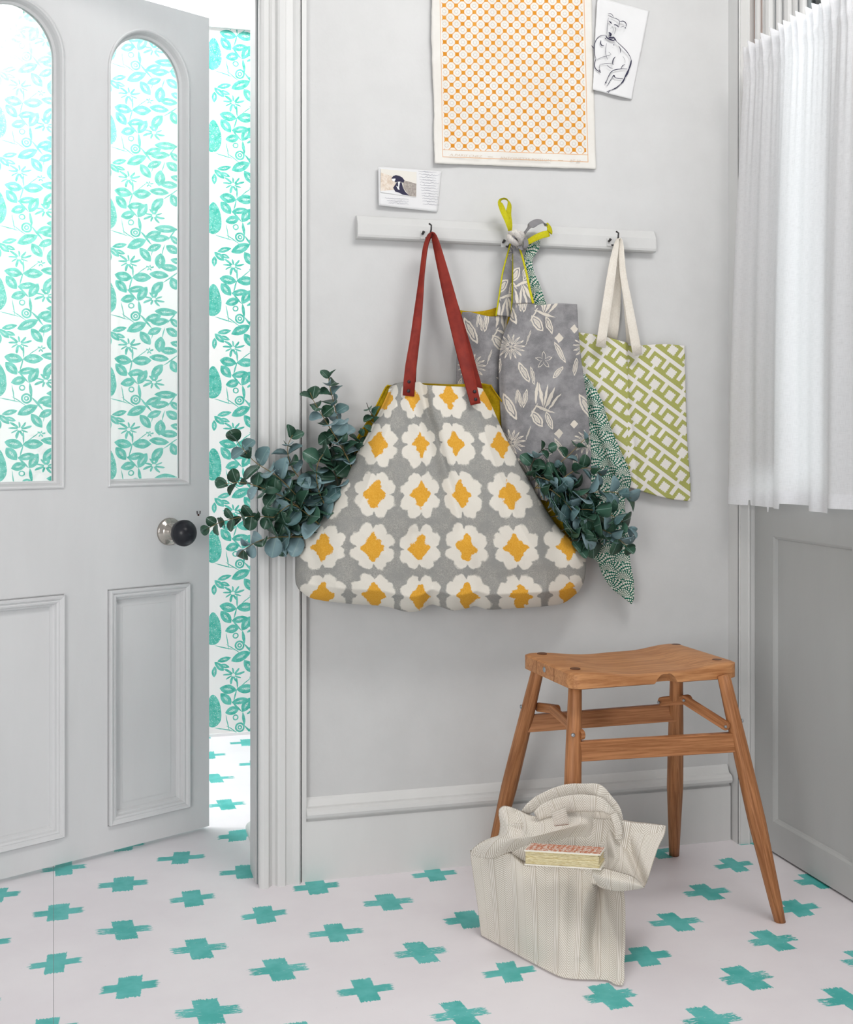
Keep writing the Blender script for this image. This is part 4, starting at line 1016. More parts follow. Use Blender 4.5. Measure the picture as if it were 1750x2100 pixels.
# UVs on straps are metres: rescale to centimetres for the print
for o_ in gb.children:
    if o_.name.startswith('strap'):
        a_ = np.zeros(len(o_.data.loops) * 2); o_.data.uv_layers[0].data.foreach_get('uv', a_); a_ *= 82; a_[0::2] += 9.2; o_.data.uv_layers[0].data.foreach_set('uv', a_)
# the knot: a wrapped turn of cloth with two tails looping out of it
kp_ = PY(1057, 488, -.062)
kn = [kp_ + np.array([.014 * math.cos(a) + .003 * math.sin(3 * a), -.008 * math.sin(2 * a), .011 * math.sin(a) + .002 * math.cos(2 * a)]) for a in np.linspace(0, 2 * PI, 19)]
MB().tube(kn, [.0075] * 19, 10, cap=False).build('knot', M_knot, gb, True)
MB().tube([kp_ + np.array([-.014, .002, .010]), kp_ + np.array([-.004, -.012, .010]), kp_ + np.array([.010, -.012, -.002]), kp_ + np.array([.012, .0, -.014])], [.006, .0085, .0085, .005], 10).build('knot_turn', M_knot, gb, True)
MB().tube([kp_ + np.array([-.016, .004, -.006]), kp_ + np.array([-.008, -.006, -.002]), kp_ + np.array([.004, -.002, .014])], [.005, .007, .005], 8).build('knot_turn', M_floral, gb, True)
def loop2(pts, ws, ds, mA, mB, sides):
    strap('strap_loop', pts, ws, ds, mA, gb, sides, .0016, 60)
    strap('strap_lining', pts, [w_ * .94 for w_ in ws], [q - .0021 for q in ds], mB, gb, sides, .0014, 60)
strap('strap_loop', [(1048, 476), (1040, 452), (1031, 430), (1026, 415), (1032, 408), (1041, 411), (1045, 422), (1043, 440), (1046, 460), (1046, 474)],
      [9, 12, 15, 15, 14, 12, 13, 14, 12, 9], [.058, .060, .062, .063, .060, .055, .052, .050, .050, .052], M_chart, gb, [(1, .2, 0), (1, .2, 0), (1, .3, .1), (.8, .6, .2), (.1, 1, 0), (.3, .9, .2), (.9, .5, .1), (1, .2, 0), (1, .1, 0), (1, 0, 0)], .0022, 80)
strap('strap_loop', [(1066, 486), (1076, 478), (1088, 464), (1102, 455), (1113, 455), (1121, 463)], [10, 15, 17, 16, 14, 12], [.058, .062, .064, .062, .060, .058], M_floral, gb, [(.4, .4, .8), (.6, .2, .8), (.6, .2, .8), (.3, .5, .8), (.0, .8, .6), (-.5, .7, .3)], .0020, 60)
strap('strap_loop', [(1121, 458), (1127, 468), (1126, 478), (1112, 482), (1096, 489), (1082, 497), (1074, 500)], [11, 13, 14, 14, 13, 11, 9], [.058, .058, .060, .062, .062, .060, .058], M_chart, gb, [(.7, .6, .3), (.9, .4, .2), (.7, .1, .7), (.2, 0, .9), (.25, 0, .9), (.3, 0, .9), (.4, 0, .9)], .0022, 60)
strap('strap_loop', [(1070, 484), (1077, 492), (1079, 503), (1072, 510), (1064, 503), (1062, 494)], [10, 12, 11, 10, 9, 7], [.060, .064, .066, .064, .060, .058], M_floral, gb, [(.8, .1, .4)] * 6, .002, 50)

# ================================================================ green fish-scale bag behind
sb = thing('tote_bag', PY(1240, 1100, -.03), 'crumpled cotton bag with dark green fish-scale dashes hanging behind the grey floral bag', 'bag')
gs = lambda X, Y: cmuv(X, Y, 9.0, 1180, 760)
strap('strap', [(1102, 486), (1096, 505), (1084, 530), (1086, 560), (1098, 590), (1106, 616), (1112, 640)], [14, 24, 20, 22, 24, 26, 28], [.040, .036, .032, .030, .030, .030, .030], M_scale, sb, [SG] * 7, .003, 60)
for o_ in sb.children:
    a_ = np.zeros(len(o_.data.loops) * 2); o_.data.uv_layers[0].data.foreach_get('uv', a_); a_ *= 100; o_.data.uv_layers[0].data.foreach_set('uv', a_)
panel('front_panel', [(1098, 630), (1120, 634), (1140, 640)], [(1200, 1120), (1250, 1112), (1290, 1118)], [(1098, 630), (1140, 740), (1180, 830), (1190, 960), (1200, 1120)],
      [(1140, 640), (1188, 750), (1208, 778), (1232, 815), (1250, 868), (1272, 920), (1294, 975), (1292, 1000), (1282, 1030), (1290, 1118)], 60, 120,
      lambda X, Y, U, V: .042 + .010 * np.sin(U * PI) - .014 * np.exp(-(dist_line(X, Y, [(1203, 790), (1212, 860), (1236, 930), (1258, 985)]) / 7) ** 2) + .010 * np.exp(-(dist_line(X, Y, [(1225, 820), (1250, 900), (1280, 975)]) / 14) ** 2) + .002 * wob(X, Y, 40, 7), M_scale, sb, gs)
panel('bottom_corner', [(1200, 1118), (1235, 1098), (1268, 1098), (1290, 1112)], [(1206, 1142), (1226, 1152), (1238, 1180), (1255, 1206), (1275, 1222), (1296, 1239)], [(1200, 1118), (1201, 1130), (1206, 1142)],
      [(1290, 1112), (1293, 1150), (1300, 1190), (1301, 1225), (1296, 1239)], 50, 50, lambda X, Y, U, V: .042 + .012 * np.sin(U * PI) * np.sin(np.clip(V + .15, 0, 1) * PI) ** .6 + .004 * np.sin(U * 14), M_scale, sb, gs, thick=.004)

# ================================================================ lime lattice bag
lb = thing('tote_bag', PY(1340, 1010, -.03), 'flat linen bag with lime green lattice print and cream handles, rightmost on the rail', 'bag')
fold = [(1283, 690), (1285, 740), (1291, 840), (1300, 900), (1305, 960)]
def dl_(X, Y, U, V):
    s_ = X - np.interp(Y, [690, 740, 840, 900, 960, 1040], [1283, 1285, 1291, 1300, 1305, 1310])
    return .014 + .006 * np.sin(U * PI) ** .6 + .010 * np.exp(-(np.clip(-s_, 0, 999) / 36) ** 1.3) * (s_ < 0) + .010 * np.exp(-(np.clip(s_, 0, 999) / 5)) * (s_ >= 0) + .005 * np.exp(-(dist_line(X, Y, [(1360, 900), (1400, 970)]) / 16) ** 2) + .0015 * wob(X, Y, 60, 9)
panel('front_panel', [(1180, 681), (1205, 684), (1235, 689), (1283, 702), (1292, 709), (1330, 707), (1370, 706), (1405, 709)], [(1190, 960), (1240, 990), (1290, 999), (1345, 1016), (1385, 1025), (1417, 1028)],
      [(1180, 681), (1184, 770), (1186, 870), (1190, 960)], [(1405, 709), (1406, 770), (1408, 850), (1411, 920), (1416, 985), (1417, 1028)], 120, 110, dl_, M_lime, lb, lambda X, Y: cmuv(X + np.where(X < 1288, 6, 0), Y, 9.1, 1180, 690), thick=.004)
strap('handle', [(1232, 712), (1240, 660), (1249, 600), (1257, 545), (1264, 505), (1268, 490), (1273, 500), (1278, 560), (1290, 630), (1301, 690), (1308, 729)], [22, 22, 21, 17, 13, 12, 13, 14, 19, 22, 22],
      [.050, .050, .050, .052, .056, .0575, .057, .054, .050, .047, .044], M_cream, lb, [(1, 0, .1)] * 3 + [(.9, -.3, .1), (.6, -.7, .1), (.2, -1, 0), (.6, -.7, 0), (.9, -.3, 0), (1, -.1, -.1), (1, 0, -.1), (1, 0, -.1)], .0022, 100)
strap('handle', [(1256, 700), (1262, 640), (1266, 580), (1269, 530), (1270, 500), (1272, 492), (1275, 510), (1279, 570), (1287, 640), (1291, 705)], [24, 24, 20, 14, 10, 9, 10, 12, 14, 14],
      [.012, .016, .022, .030, .042, .046, .040, .030, .022, .016], M_cream, lb, [SG] * 5 + [(.3, -.9, 0)] + [SG] * 4, .0022, 80)
for (x_, y_, a_) in ((1232, 702, -.05), (1308, 716, .08)):
    p = PY(x_, y_, -.0525 if x_ < 1250 else -.0475)
    s_ = .0105
    for (dx1, dz1, dx2, dz2) in ((-1, -.8, 1, -.8), (-1, -.8, -1, .8), (1, -.8, 1, .8), (-1, .8, 1, -.8), (-1, -.8, 1, .8)):
        MB().tube([p + np.array([dx1 * s_, 0, dz1 * s_]), p + np.array([dx2 * s_, 0, dz2 * s_])], .0003, 4).build('stitching', M_twill, lb)
# ================================================================ oak stool
def CW(x, y, z): return np.array([CAM[0], CAM[1], 0.0]) + RT * x + FW * y + UP * z
NL, NR, FR, FL_ = [PZ(*q, .53)[:2] for q in ((1163, 1384), (1509, 1358.5), (1398, 1318.5), (1078, 1337))]
# fit an oriented rectangle
cen = (NL + NR + FR + FL_) / 4; ex = (NR - NL) + (FR - FL_); ex /= np.linalg.norm(ex); ey = np.array([-ex[1], ex[0]])
hx_ = (np.dot(NR - NL, ex) + np.dot(FR - FL_, ex)) / 4; hy_ = (np.dot(FL_ - NL, ey) + np.dot(FR - NR, ey)) / 4
EX, EY, EZ = np.array([ex[0], ex[1], 0]), np.array([ey[0], ey[1], 0]), np.array([0, 0, 1.0]); CEN = np.array([cen[0], cen[1], 0])
def SW(a, b_, z): return CEN + EX * a + EY * b_ + EZ * z
stool = thing('stool', CEN, 'oak stool with a dished rectangular seat, four splayed round legs and hinged side braces', 'stool')
# seat: dished slab with rounded corners and a finger notch in the front edge
nx_, ny_ = 61, 37
us = np.linspace(-1, 1, nx_); vs_ = np.linspace(-1, 1, ny_); rc = .028
def rnd(u, v):
    x_, y_ = u * hx_, v * hy_; ax, ay = abs(x_), abs(y_)
    if ax > hx_ - rc and ay > hy_ - rc:
        dx, dy = ax - (hx_ - rc), ay - (hy_ - rc); L = max(dx, dy) ; h = math.hypot(dx, dy)
        if h > 0: dx, dy = dx / h * L, dy / h * L
        x_, y_ = math.copysign(hx_ - rc + dx, x_), math.copysign(hy_ - rc + dy, y_)
    return x_, y_
V, UV = [], []
top, bot = [], []
for v in vs_:
    for u in us:
        x_, y_ = rnd(u, v)
        dish = .0125 * math.exp(-((u + .02) / .62) ** 4) * (1 - .15 * v * v)
        t = .5300 - dish + .0007 * math.sin(u * 9)
        e_ = min(1 - abs(u), 1 - abs(v)); t -= .003 * max(0, 1 - e_ * 22) ** 2
        top.append(SW(x_, y_, t))
        zb_ = .4955 + .003 * max(0, 1 - e_ * 22) ** 2
        if v < -.80:
            q = (x_ - .020) / .0235
            if abs(q) < 1: zb_ += .0200 * math.sqrt(1 - q * q)
        bot.append(SW(x_, y_, zb_))
        UV.append((y_, x_))
M_seat = M_oakd
grid_mesh('seat', np.array(top), np.array(UV), nx_, ny_, M_seat, stool, back=np.array(bot))
so = [o for o in stool.children if o.name.startswith('seat')][0]
mod = so.modifiers.new('split', 'EDGE_SPLIT'); mod.split_angle = math.radians(42)
pegs = [PZ(*q, .53) for q in ((1180, 1371), (1471, 1353), (1387, 1322), (1112, 1340))]
for p in pegs:
    MB().lathe([(-.006, .0108), (.0002, .0108), (.0007, .0100), (.0009, .004)], (p[0], p[1], .5302), (0, 0, 1), 20).build('leg_plug', M_plug, stool)
# legs
def leg(top_, foot):
    T, Fp = np.array(top_, float), np.array(foot, float); n = 16
    pts = [T + (Fp - T) * t for t in np.linspace(0, 1, n)]
    rs = [.0135 + .0050 * math.sin(min(t * 1.5, 1) * PI * .5) * (1 - .0 * t) if t < .6 else .0185 - (t - .6) / .4 * .0065 for t in np.linspace(0, 1, n)]
    MB().tube(pts, rs, 20).build('leg', M_oak, stool, True)
    return T, Fp
foots = [CW(.279, 2.322, 0), CW(*(lambda p: (p, 0))(0)) if False else PZ(1601, 1890), PZ(1383, 1754), CW(.150, 2.800, 0)]
tops = []
for i, (p, f_) in enumerate(zip(pegs, foots)):
    tops.append((p[0], p[1], .520))
tops[0] = tuple(PZ(1180, 1402, .4965)); tops[1] = tuple(PZ(1487, 1396, .4965)); tops[2] = tuple(PZ(1388, 1385, .4965)); tops[3] = tuple(PZ(1104, 1372, .4965))
LG = []
for t_, f_ in zip(tops, foots):
    T, Fp = np.array(t_), np.array(f_); dr = (T - Fp) / np.linalg.norm(T - Fp); T2 = T + dr * .012
    Fp = Fp + dr * .004
    Fp[2] = 0.0005
    LG.append(leg(T2, Fp))
for o_ in [o for o in stool.children if o.name.startswith('leg') and 'plug' not in o.name]:
    me = o_.data
    for v in me.vertices:
        if v.co.z < .004: v.co.z = .0006
def proj(p):
    r = np.array(p) - CAM; d_ = r @ FW; return 875 + F_PX * (r @ RT) / d_, HOR - F_PX * (r @ UP) / d_
def at_py(L, py):
    a, b_ = L
    lo, hi = 0.0, 1.0
    for _ in range(40):
        mid = (lo + hi) / 2
        if proj(a + (b_ - a) * mid)[1] < py: lo = mid
        else: hi = mid
    return a + (b_ - a) * lo
def plank(name, A, B, h, th, mat, hdir=EZ, ends=.0, parent=stool):
    A, B = np.array(A, float), np.array(B, float); e_ = B - A; L = np.linalg.norm(e_); e_ /= L; n_ = np.cross(e_, hdir); n_ /= np.linalg.norm(n_); h_ = np.cross(n_, e_)
    if ends:   # rounded ends
        poly = [(-h / 2 * math.sin(a) , h / 2 * math.cos(a)) for a in np.linspace(0, PI, 9)] + [(L + h / 2 * math.sin(a), -h / 2 * math.cos(a)) for a in np.linspace(0, PI, 9)]
    else: poly = [(0, -h / 2), (L, -h / 2), (L, h / 2), (0, h / 2)]
    b = MB(); b.prism(poly, A - n_ * th / 2, e_, h_, n_, th)
    b.uv = [(y_, x_) for x_, y_ in b.uv]
    o = b.build(name, mat, parent); mo = o.modifiers.new('bevel', 'BEVEL'); mo.width = .0018; mo.segments = 2; mo.limit_method = 'ANGLE'; return o
plank('stretcher', at_py(LG[0], 1541), at_py(LG[1], 1521), .0405, .016, M_oak)
plank('stretcher', at_py(LG[3], 1484), at_py(LG[2], 1460), .038, .016, M_oak)
def bolt(p, n_, r_=.0045):
    MB().lathe([(-.002, r_), (.0005, r_), (.0018, r_ * .8), (.0022, r_ * .3)], p, n_, 12).build('bolt', M_steel, stool)
# hinged braces left (rear leg to front leg) and right
def brace(Lr, Lf, py_a, px_m, py_m, py_b, over_a, over_b, off):
    A = at_py(Lr, py_a) - FW * .0; Bf = at_py(Lf, py_b)
    side = EX * off
    A, Bf = A + side, Bf + side
    # middle pivot in the vertical plane through A and Bf
    n_ = np.cross(Bf - A, EZ); n_ /= np.linalg.norm(n_); Mp = PN(px_m, py_m, A, n_)
    A2 = A - (Mp - A) / np.linalg.norm(Mp - A) * over_a; B2 = Bf + (Bf - Mp) / np.linalg.norm(Bf - Mp) * over_b
    n2 = n_ * .010
    plank('brace_bar', A2, Mp, .020, .009, M_oak, ends=1); plank('brace_bar', Mp + n2, B2 + n2, .020, .009, M_oak, ends=1)
    sg = -1 if np.dot(n_, FW) > 0 else 1
    return A, Mp, Bf, n_ * sg
A, Mp, Bf, nn = brace(LG[3], LG[0], 1451, 1143, 1455, 1503, -.004, .012, .0215)
for p in (Mp, A): bolt(p + nn * .0055 + nn * .0, nn)
bolt(at_py(LG[0], 1503) - FW * .0185 - RT * .004, -FW, .0042); bolt(at_py(LG[3], 1449) - RT * .018, -RT, .0045)
A, Mp, Bf, nn = brace(LG[2], LG[1], 1436, 1411, 1434, 1487, .022, -.004, -.0135)
for p in (Mp, A - (Mp - A) / np.linalg.norm(Mp - A) * .022, Bf): bolt(p + nn * .0155, nn, .0035)
bolt(at_py(LG[1], 1478) + RT * .018, RT, .004)
pb_ = SW(-hx_, 0, .512); bolt(PN(1117, 1373, pb_, -EX) , -EX, .0062)
# block joints showing on the seat's end
for b_ in (-.045, .045):
    MB().prism([(b_ * 1.0 - .0004, .4985), (b_ + .0004, .4985), (b_ + .0004, .5265), (b_ - .0004, .5265)], SW(-hx_, 0, 0), EY, EZ, -EX, .0003).build('joint_line', M_plug, stool)

# ================================================================ herringbone tote slumped on the floor
tote = thing('tote_bag', PZ(1150, 1975), 'cream herringbone tote bag slumped on the floor against the stool with a book in it', 'bag')
def dsurf(name, T_, B_, L_, R_, nu, nv, dep, mat, uvf, thick=.006, extra=None, lab=None, minz=.002, floor=False):
    """patch in the picture's directions with a real distance at every point; dep: 4 corner distances TL,TR,BR,BL (+ extra(X,Y,U,V))"""
    S, U, V = coons(T_, B_, L_, R_, nu, nv); X, Yp = S[..., 0], S[..., 1]
    D = (1 - U) * (1 - V) * dep[0] + U * (1 - V) * dep[1] + U * V * dep[2] + (1 - U) * V * dep[3]
    if extra is not None: D = D + extra(X, Yp, U, V) * ((1 - V ** 5) if floor else 1)
    if floor:
        Dt = (1 - U) * dep[0] + U * dep[1]; Db = F_PX * (1 - .004) / (Yp[-1:, :] - HOR); D = D - ((1 - V) * Dt + V * ((1 - U) * dep[3] + U * dep[2])) + (1 - V) * Dt + V * Db
    Vf = PDa(X, Yp, D); low = Vf[:, 2] < minz
    r = Vf - CAM; k = (minz - CAM[2]) / np.minimum(r[:, 2], -1e-6); Vf = np.where(low[:, None], CAM + r * k[:, None], Vf)
    fx = FW[None] * thick
    bk = Vf + fx; bk[:, 2] = np.maximum(bk[:, 2], minz * .6)
    o = grid_mesh(name, Vf, uvf(X, Yp, U, V), nu, nv, mat, tote, back=bk)
    if lab: o['label'] = lab
    return o
fd = lambda py: F_PX / (py - HOR)          # distance of a floor point seen at py
def creases(X, Y, lst): 
    z = 0
    for pts, w_, a_ in lst: z = z + a_ * np.exp(-(dist_line(X, Y, pts) / w_) ** 2)
    return z
kk = 10.3
dsurf('front_panel', [(965, 1754), (985, 1757), (1014, 1760), (1045, 1752), (1077, 1776), (1120, 1778), (1177, 1782), (1214, 1795), (1224, 1812), (1250, 1826), (1280, 1828)],
      [(987, 1918), (1030, 1941), (1071, 1963), (1112, 1985), (1150, 2003), (1180, 2008), (1222, 2009), (1247, 2011), (1262, 2019), (1277, 2021)],
      [(965, 1754), (969, 1785), (975, 1825), (980, 1860), (984, 1895), (987, 1918)], [(1280, 1828), (1283, 1860), (1283, 1932), (1281, 1975), (1281, 2008), (1277, 2021)], 200, 150,
      (2.43, 2.325, fd(2021), fd(1918)), M_herring, lambda X, Y, U, V: np.stack([(U * 30.0), V * 21.5 + (X - 965) / 40], -1).reshape(-1, 2),
      extra=lambda X, Y, U, V: -.060 * np.sin(np.clip(U * 1.12, 0, 1) * PI) * (1 - V) ** .7 - (.030 * np.sin(U * PI) * V) * 0 + creases(X, Y, [
          ([(1228, 1815), (1222, 1870), (1216, 1930), (1222, 1995)], 9, .022), ([(1205, 1830), (1195, 1880), (1190, 1960)], 12, -.012), ([(1236, 1830), (1262, 1930), (1272, 1990)], 12, -.010),
          ([(1010, 1800), (1005, 1870)], 16, .006), ([(1070, 1800), (1060, 1900), (1075, 1950)], 18, -.008), ([(1120, 1820), (1110, 1900)], 14, .006), ([(1160, 1800), (1150, 1900), (1160, 1990)], 16, -.010), ([(1200, 1990), (1250, 2000)], 10, -.008)]) * (1 - V * .35)
      + .003 * wob(X, Y, 70, 3) - .035 * np.sin(U * PI) * V * (1 - V) * 1.6, thick=.03, minz=.0025, floor=True)
# side of the base going back to the left
# flap: the far panel folded forward over the mouth
dsurf('folded_flap', [(1023, 1672), (1025, 1660), (1037, 1654), (1060, 1661), (1085, 1672), (1108, 1676), (1135, 1670), (1163, 1664), (1198, 1657), (1232, 1656), (1265, 1680)],
      [(965, 1754), (985, 1759), (1014, 1760), (1045, 1748), (1077, 1738), (1120, 1728), (1160, 1719), (1190, 1716), (1218, 1720), (1232, 1736), (1250, 1752)],
      [(1023, 1672), (1026, 1695), (1020, 1718), (1000, 1723), (985, 1730), (968, 1745), (965, 1754)], [(1265, 1680), (1268, 1705), (1262, 1730), (1250, 1752)], 150, 70,
      (2.37, 2.315, 2.300, 2.405), M_herring, lambda X, Y, U, V: np.stack([U * 29 + 1.2, V * 9.0], -1).reshape(-1, 2),
      extra=lambda X, Y, U, V: -.045 * np.sin(V * PI * .9 + .1) * np.sin(np.clip(U + .12, 0, 1) * PI) + creases(X, Y, [([(1030, 1665), (1050, 1720), (1010, 1745)], 10, -.006), ([(1060, 1670), (1075, 1720)], 12, .008), ([(1225, 1665), (1222, 1720)], 10, .008), ([(1150, 1672), (1140, 1722)], 14, -.004)]) + .002 * wob(X, Y, 40, 2), thick=.006)
# right wing: the side of the bag flopping outwards
dsurf('side_panel', [(1234, 1662), (1262, 1678), (1300, 1686), (1330, 1689), (1366, 1694)], [(1222, 1800), (1228, 1818), (1260, 1827), (1290, 1824), (1322, 1820)],
      [(1234, 1662), (1228, 1700), (1236, 1735), (1238, 1770), (1222, 1800)], [(1366, 1694), (1363, 1712), (1352, 1735), (1342, 1762), (1330, 1800), (1322, 1820)], 90, 80,
      (2.345, 2.30, 2.20, 2.275), M_herring, lambda X, Y, U, V: np.stack([U * 15.4 + 1.5, V * 15.5 - U * 4], -1).reshape(-1, 2),
      extra=lambda X, Y, U, V: creases(X, Y, [([(1262, 1684), (1285, 1730), (1320, 1810)], 9, .020), ([(1248, 1690), (1262, 1760), (1240, 1800)], 9, -.012), ([(1300, 1700), (1335, 1790)], 12, -.006)]) - .012 * np.sin(U * PI) * V + .002 * wob(X, Y, 40, 6), thick=.004)
dsurf('rolled_rim', [(1215, 1778), (1240, 1782), (1270, 1790), (1300, 1800), (1322, 1819)], [(1224, 1812), (1245, 1824), (1270, 1828), (1300, 1825), (1322, 1821)], [(1215, 1778), (1216, 1795), (1224, 1812)], [(1322, 1819), (1322.5, 1820), (1322, 1821)], 50, 20,
      (2.235, 2.19, 2.19, 2.25), M_herring, lambda X, Y, U, V: np.stack([U * 10 + .8, V * 4], -1).reshape(-1, 2), extra=lambda X, Y, U, V: -.022 * np.sin(V * PI), thick=.006)
# the mouth's inside behind the book and the far rim
dsurf('back_panel', [(1040, 1690), (1120, 1690), (1180, 1680), (1262, 1682), (1300, 1688), (1362, 1693)], [(1060, 1785), (1140, 1800), (1225, 1815), (1270, 1822), (1325, 1815)], [(1040, 1690), (1048, 1740), (1060, 1785)], [(1362, 1693), (1345, 1755), (1325, 1815)], 60, 30,
      (2.345, 2.295, 2.26, 2.38), M_herring, lambda X, Y, U, V: np.stack([U * 24 + 2, V * 12], -1).reshape(-1, 2), thick=.004, extra=lambda X, Y, U, V: .0 * U)
# handles
def sd(pts, ws, deps, side, n=70, name='handle', mat=None, th=.003):
    P3 = [PD(x_, y_, q) for (x_, y_), q in zip(pts, deps)]; o = ribbon(name, P3, [w_ / 1040 for w_ in ws], side, th, mat or M_herring, tote, n)
    a_ = np.zeros(len(o.data.loops) * 2); o.data.uv_layers[0].data.foreach_get('uv', a_); a_ *= 100; t_ = a_.copy(); t_[0::2] = a_[1::2]; t_[1::2] = a_[0::2]; o.data.uv_layers[0].data.foreach_set('uv', t_)
vz = (0, 0, 1)
sd([(1072, 1670), (1094, 1652), (1120, 1640), (1146, 1630), (1172, 1624), (1204, 1622), (1228, 1622), (1246, 1640), (1262, 1662), (1272, 1690)], [14, 26, 32, 34, 34, 30, 26, 24, 24, 18], [2.37, 2.375, 2.375, 2.37, 2.36, 2.345, 2.33, 2.325, 2.32, 2.315],
   [vz, vz, vz, vz, vz, vz, (.5, .3, .8), (.8, .1, .5), (.95, 0, .3), (1, 0, .1)], 90)
sd([(1100, 1674), (1120, 1662), (1150, 1652), (1180, 1647), (1206, 1647), (1230, 1650), (1250, 1662), (1268, 1680)], [20, 30, 33, 34, 34, 28, 16, 9], [2.335, 2.335, 2.325, 2.315, 2.305, 2.30, 2.30, 2.305], [vz, vz, vz, vz, vz, (.1, .1, 1), (.4, .2, .9), (.6, .2, .7)], 90)
sd([(1258, 1668), (1266, 1690), (1270, 1710), (1269, 1722)], [16, 17, 16, 15], [2.296, 2.292, 2.290, 2.289], [(1, 0, .1)] * 4, 30)
sd([(1145, 1661), (1149, 1675), (1152, 1691)], [31, 31, 31], [2.266, 2.268, 2.270], [(1, 0, 0)] * 3, 24, name='fastening_tab')
a_ = smooth_line([PD(1137, 1692, 2.2655), PD(1152, 1692.5, 2.2655), PD(1167, 1690, 2.2655)], 10); MB().tube(list(a_), .0006, 5).build('stitching', M_plug, tote)
# bottom corner tuft with stitched seam
MB().tube([PD(1268, 2004, 2.205), PD(1274, 2012, 2.196), PD(1278, 2019, 2.188)], [.013, .009, .0045], 10, flat=.7).build('bottom_corner', M_herring, tote, True)

# the book resting in the mouth of the tote
book = thing('book', PD(1155, 1765, 2.24), 'small book with deckled cream pages and an orange patterned cover, in the floor tote', 'book')
# corners of its top cover, seen from the fore edge
tl, tr_, br, bl = PD(1079, 1740, 2.222), PD(1236, 1744, 2.183), PD(1233, 1789, 2.1795), PD(1076, 1774, 2.222)
ex_ = ((tr_ - tl) + (br - bl)) / 2; Lx = np.linalg.norm(ex_); ex_ /= Lx
dz_ = (bl - tl) + (br - tr_); dz_ -= ex_ * (dz_ @ ex_); hz = np.linalg.norm(dz_) / 2; ez_ = -dz_ / np.linalg.norm(dz_)
ey_ = np.cross(ez_, ex_); ey_ /= np.linalg.norm(ey_)
if ey_ @ FW < 0: ey_ = -ey_
# tilt: the top cover rises away from the viewer
ey_ = ey_ * math.cos(-.05) + ez_ * math.sin(-.05)
hz = .0275; O_b = bl.copy()
M_cover = Mat('block_print_cover', .6); o = M_cover.coord('UV'); u, v, _ = M_cover.xyz(o)
w_ = M_cover.noise(o, 120, 3, .6, dist=.8); ph1 = ((u * 330.0 + w_ * 9).sin() * (v * 420.0 + w_ * 8).sin()); M_cover.col(M_cover.mix(ph1.abs().gt(.20) * w_.gt(.40), lin((232, 224, 214)), lin((196, 106, 58))))
M_pages = Mat('deckled_pages', .8); o = M_pages.coord('Object'); q = M_pages.map(o, scale=(120, 120, 2600)); M_pages.col(M_pages.mix(M_pages.noise(q, 1, 3, .7).step(.35, .65), lin((200, 180, 124)), lin((244, 234, 198))))
M_pages.bump(M_pages.noise(q, 1, 2, .6), .5, .001)
M_board = Mat('cream_board', .7); M_board.col(lin((238, 232, 220)))
dpt = .062
def slab(name, z0, z1, y0, x0_, x1_, mat, jit=0, seed=1, tiltz=0.0):
    r_ = np.random.RandomState(seed); n = 26; b = MB(); e0 = r_.uniform(-jit, jit, n) if jit else np.zeros(n); vs = []; xs = np.linspace(x0_, x1_, n)
    for (zz_, yy) in ((z0, y0), (z1, y0), (z1, dpt), (z0, dpt)):
        for i, x_ in enumerate(xs):
            vs.append(O_b + ex_ * x_ + ey_ * (yy + (e0[i] if yy == y0 else 0)) + ez_ * (zz_ + tiltz * x_ * (1 if yy == y0 else 0)))
    fs = [(k * n + i, k * n + i + 1, ((k + 1) % 4) * n + i + 1, ((k + 1) % 4) * n + i) for k in range(4) for i in range(n - 1)] + [(0, n, 2 * n, 3 * n), (n - 1, 4 * n - 1, 3 * n - 1, 2 * n - 1)]
    uv = [(x_, zz_ + yy) for (zz_, yy) in ((z0, y0), (z1, y0), (z1, dpt), (z0, dpt)) for x_ in xs]
    return b.add(vs, fs, uv).build(name, mat, book)
slab('cover_board', 0, .0022, 0, 0, Lx, M_board); slab('cover_board', hz - .0022, hz, 0, 0, Lx, M_board)
slab('cover_print', hz + .0001, hz + .0007, .004, .002, Lx - .002, M_cover)['label'] = 'orange block-printed cover paper'
r_ = np.random.RandomState(9); z_ = .0024; k_ = 0
while z_ < hz - .0048:
    t_ = r_.uniform(.0018, .0034); t_ = min(t_, hz - .0024 - z_)
    slab('page_section', z_, z_ + t_ - .0003, r_.uniform(.0006, .003), .002, Lx - .002 - r_.uniform(0, .003), M_pages, .0007, k_ + 20); z_ += t_; k_ += 1

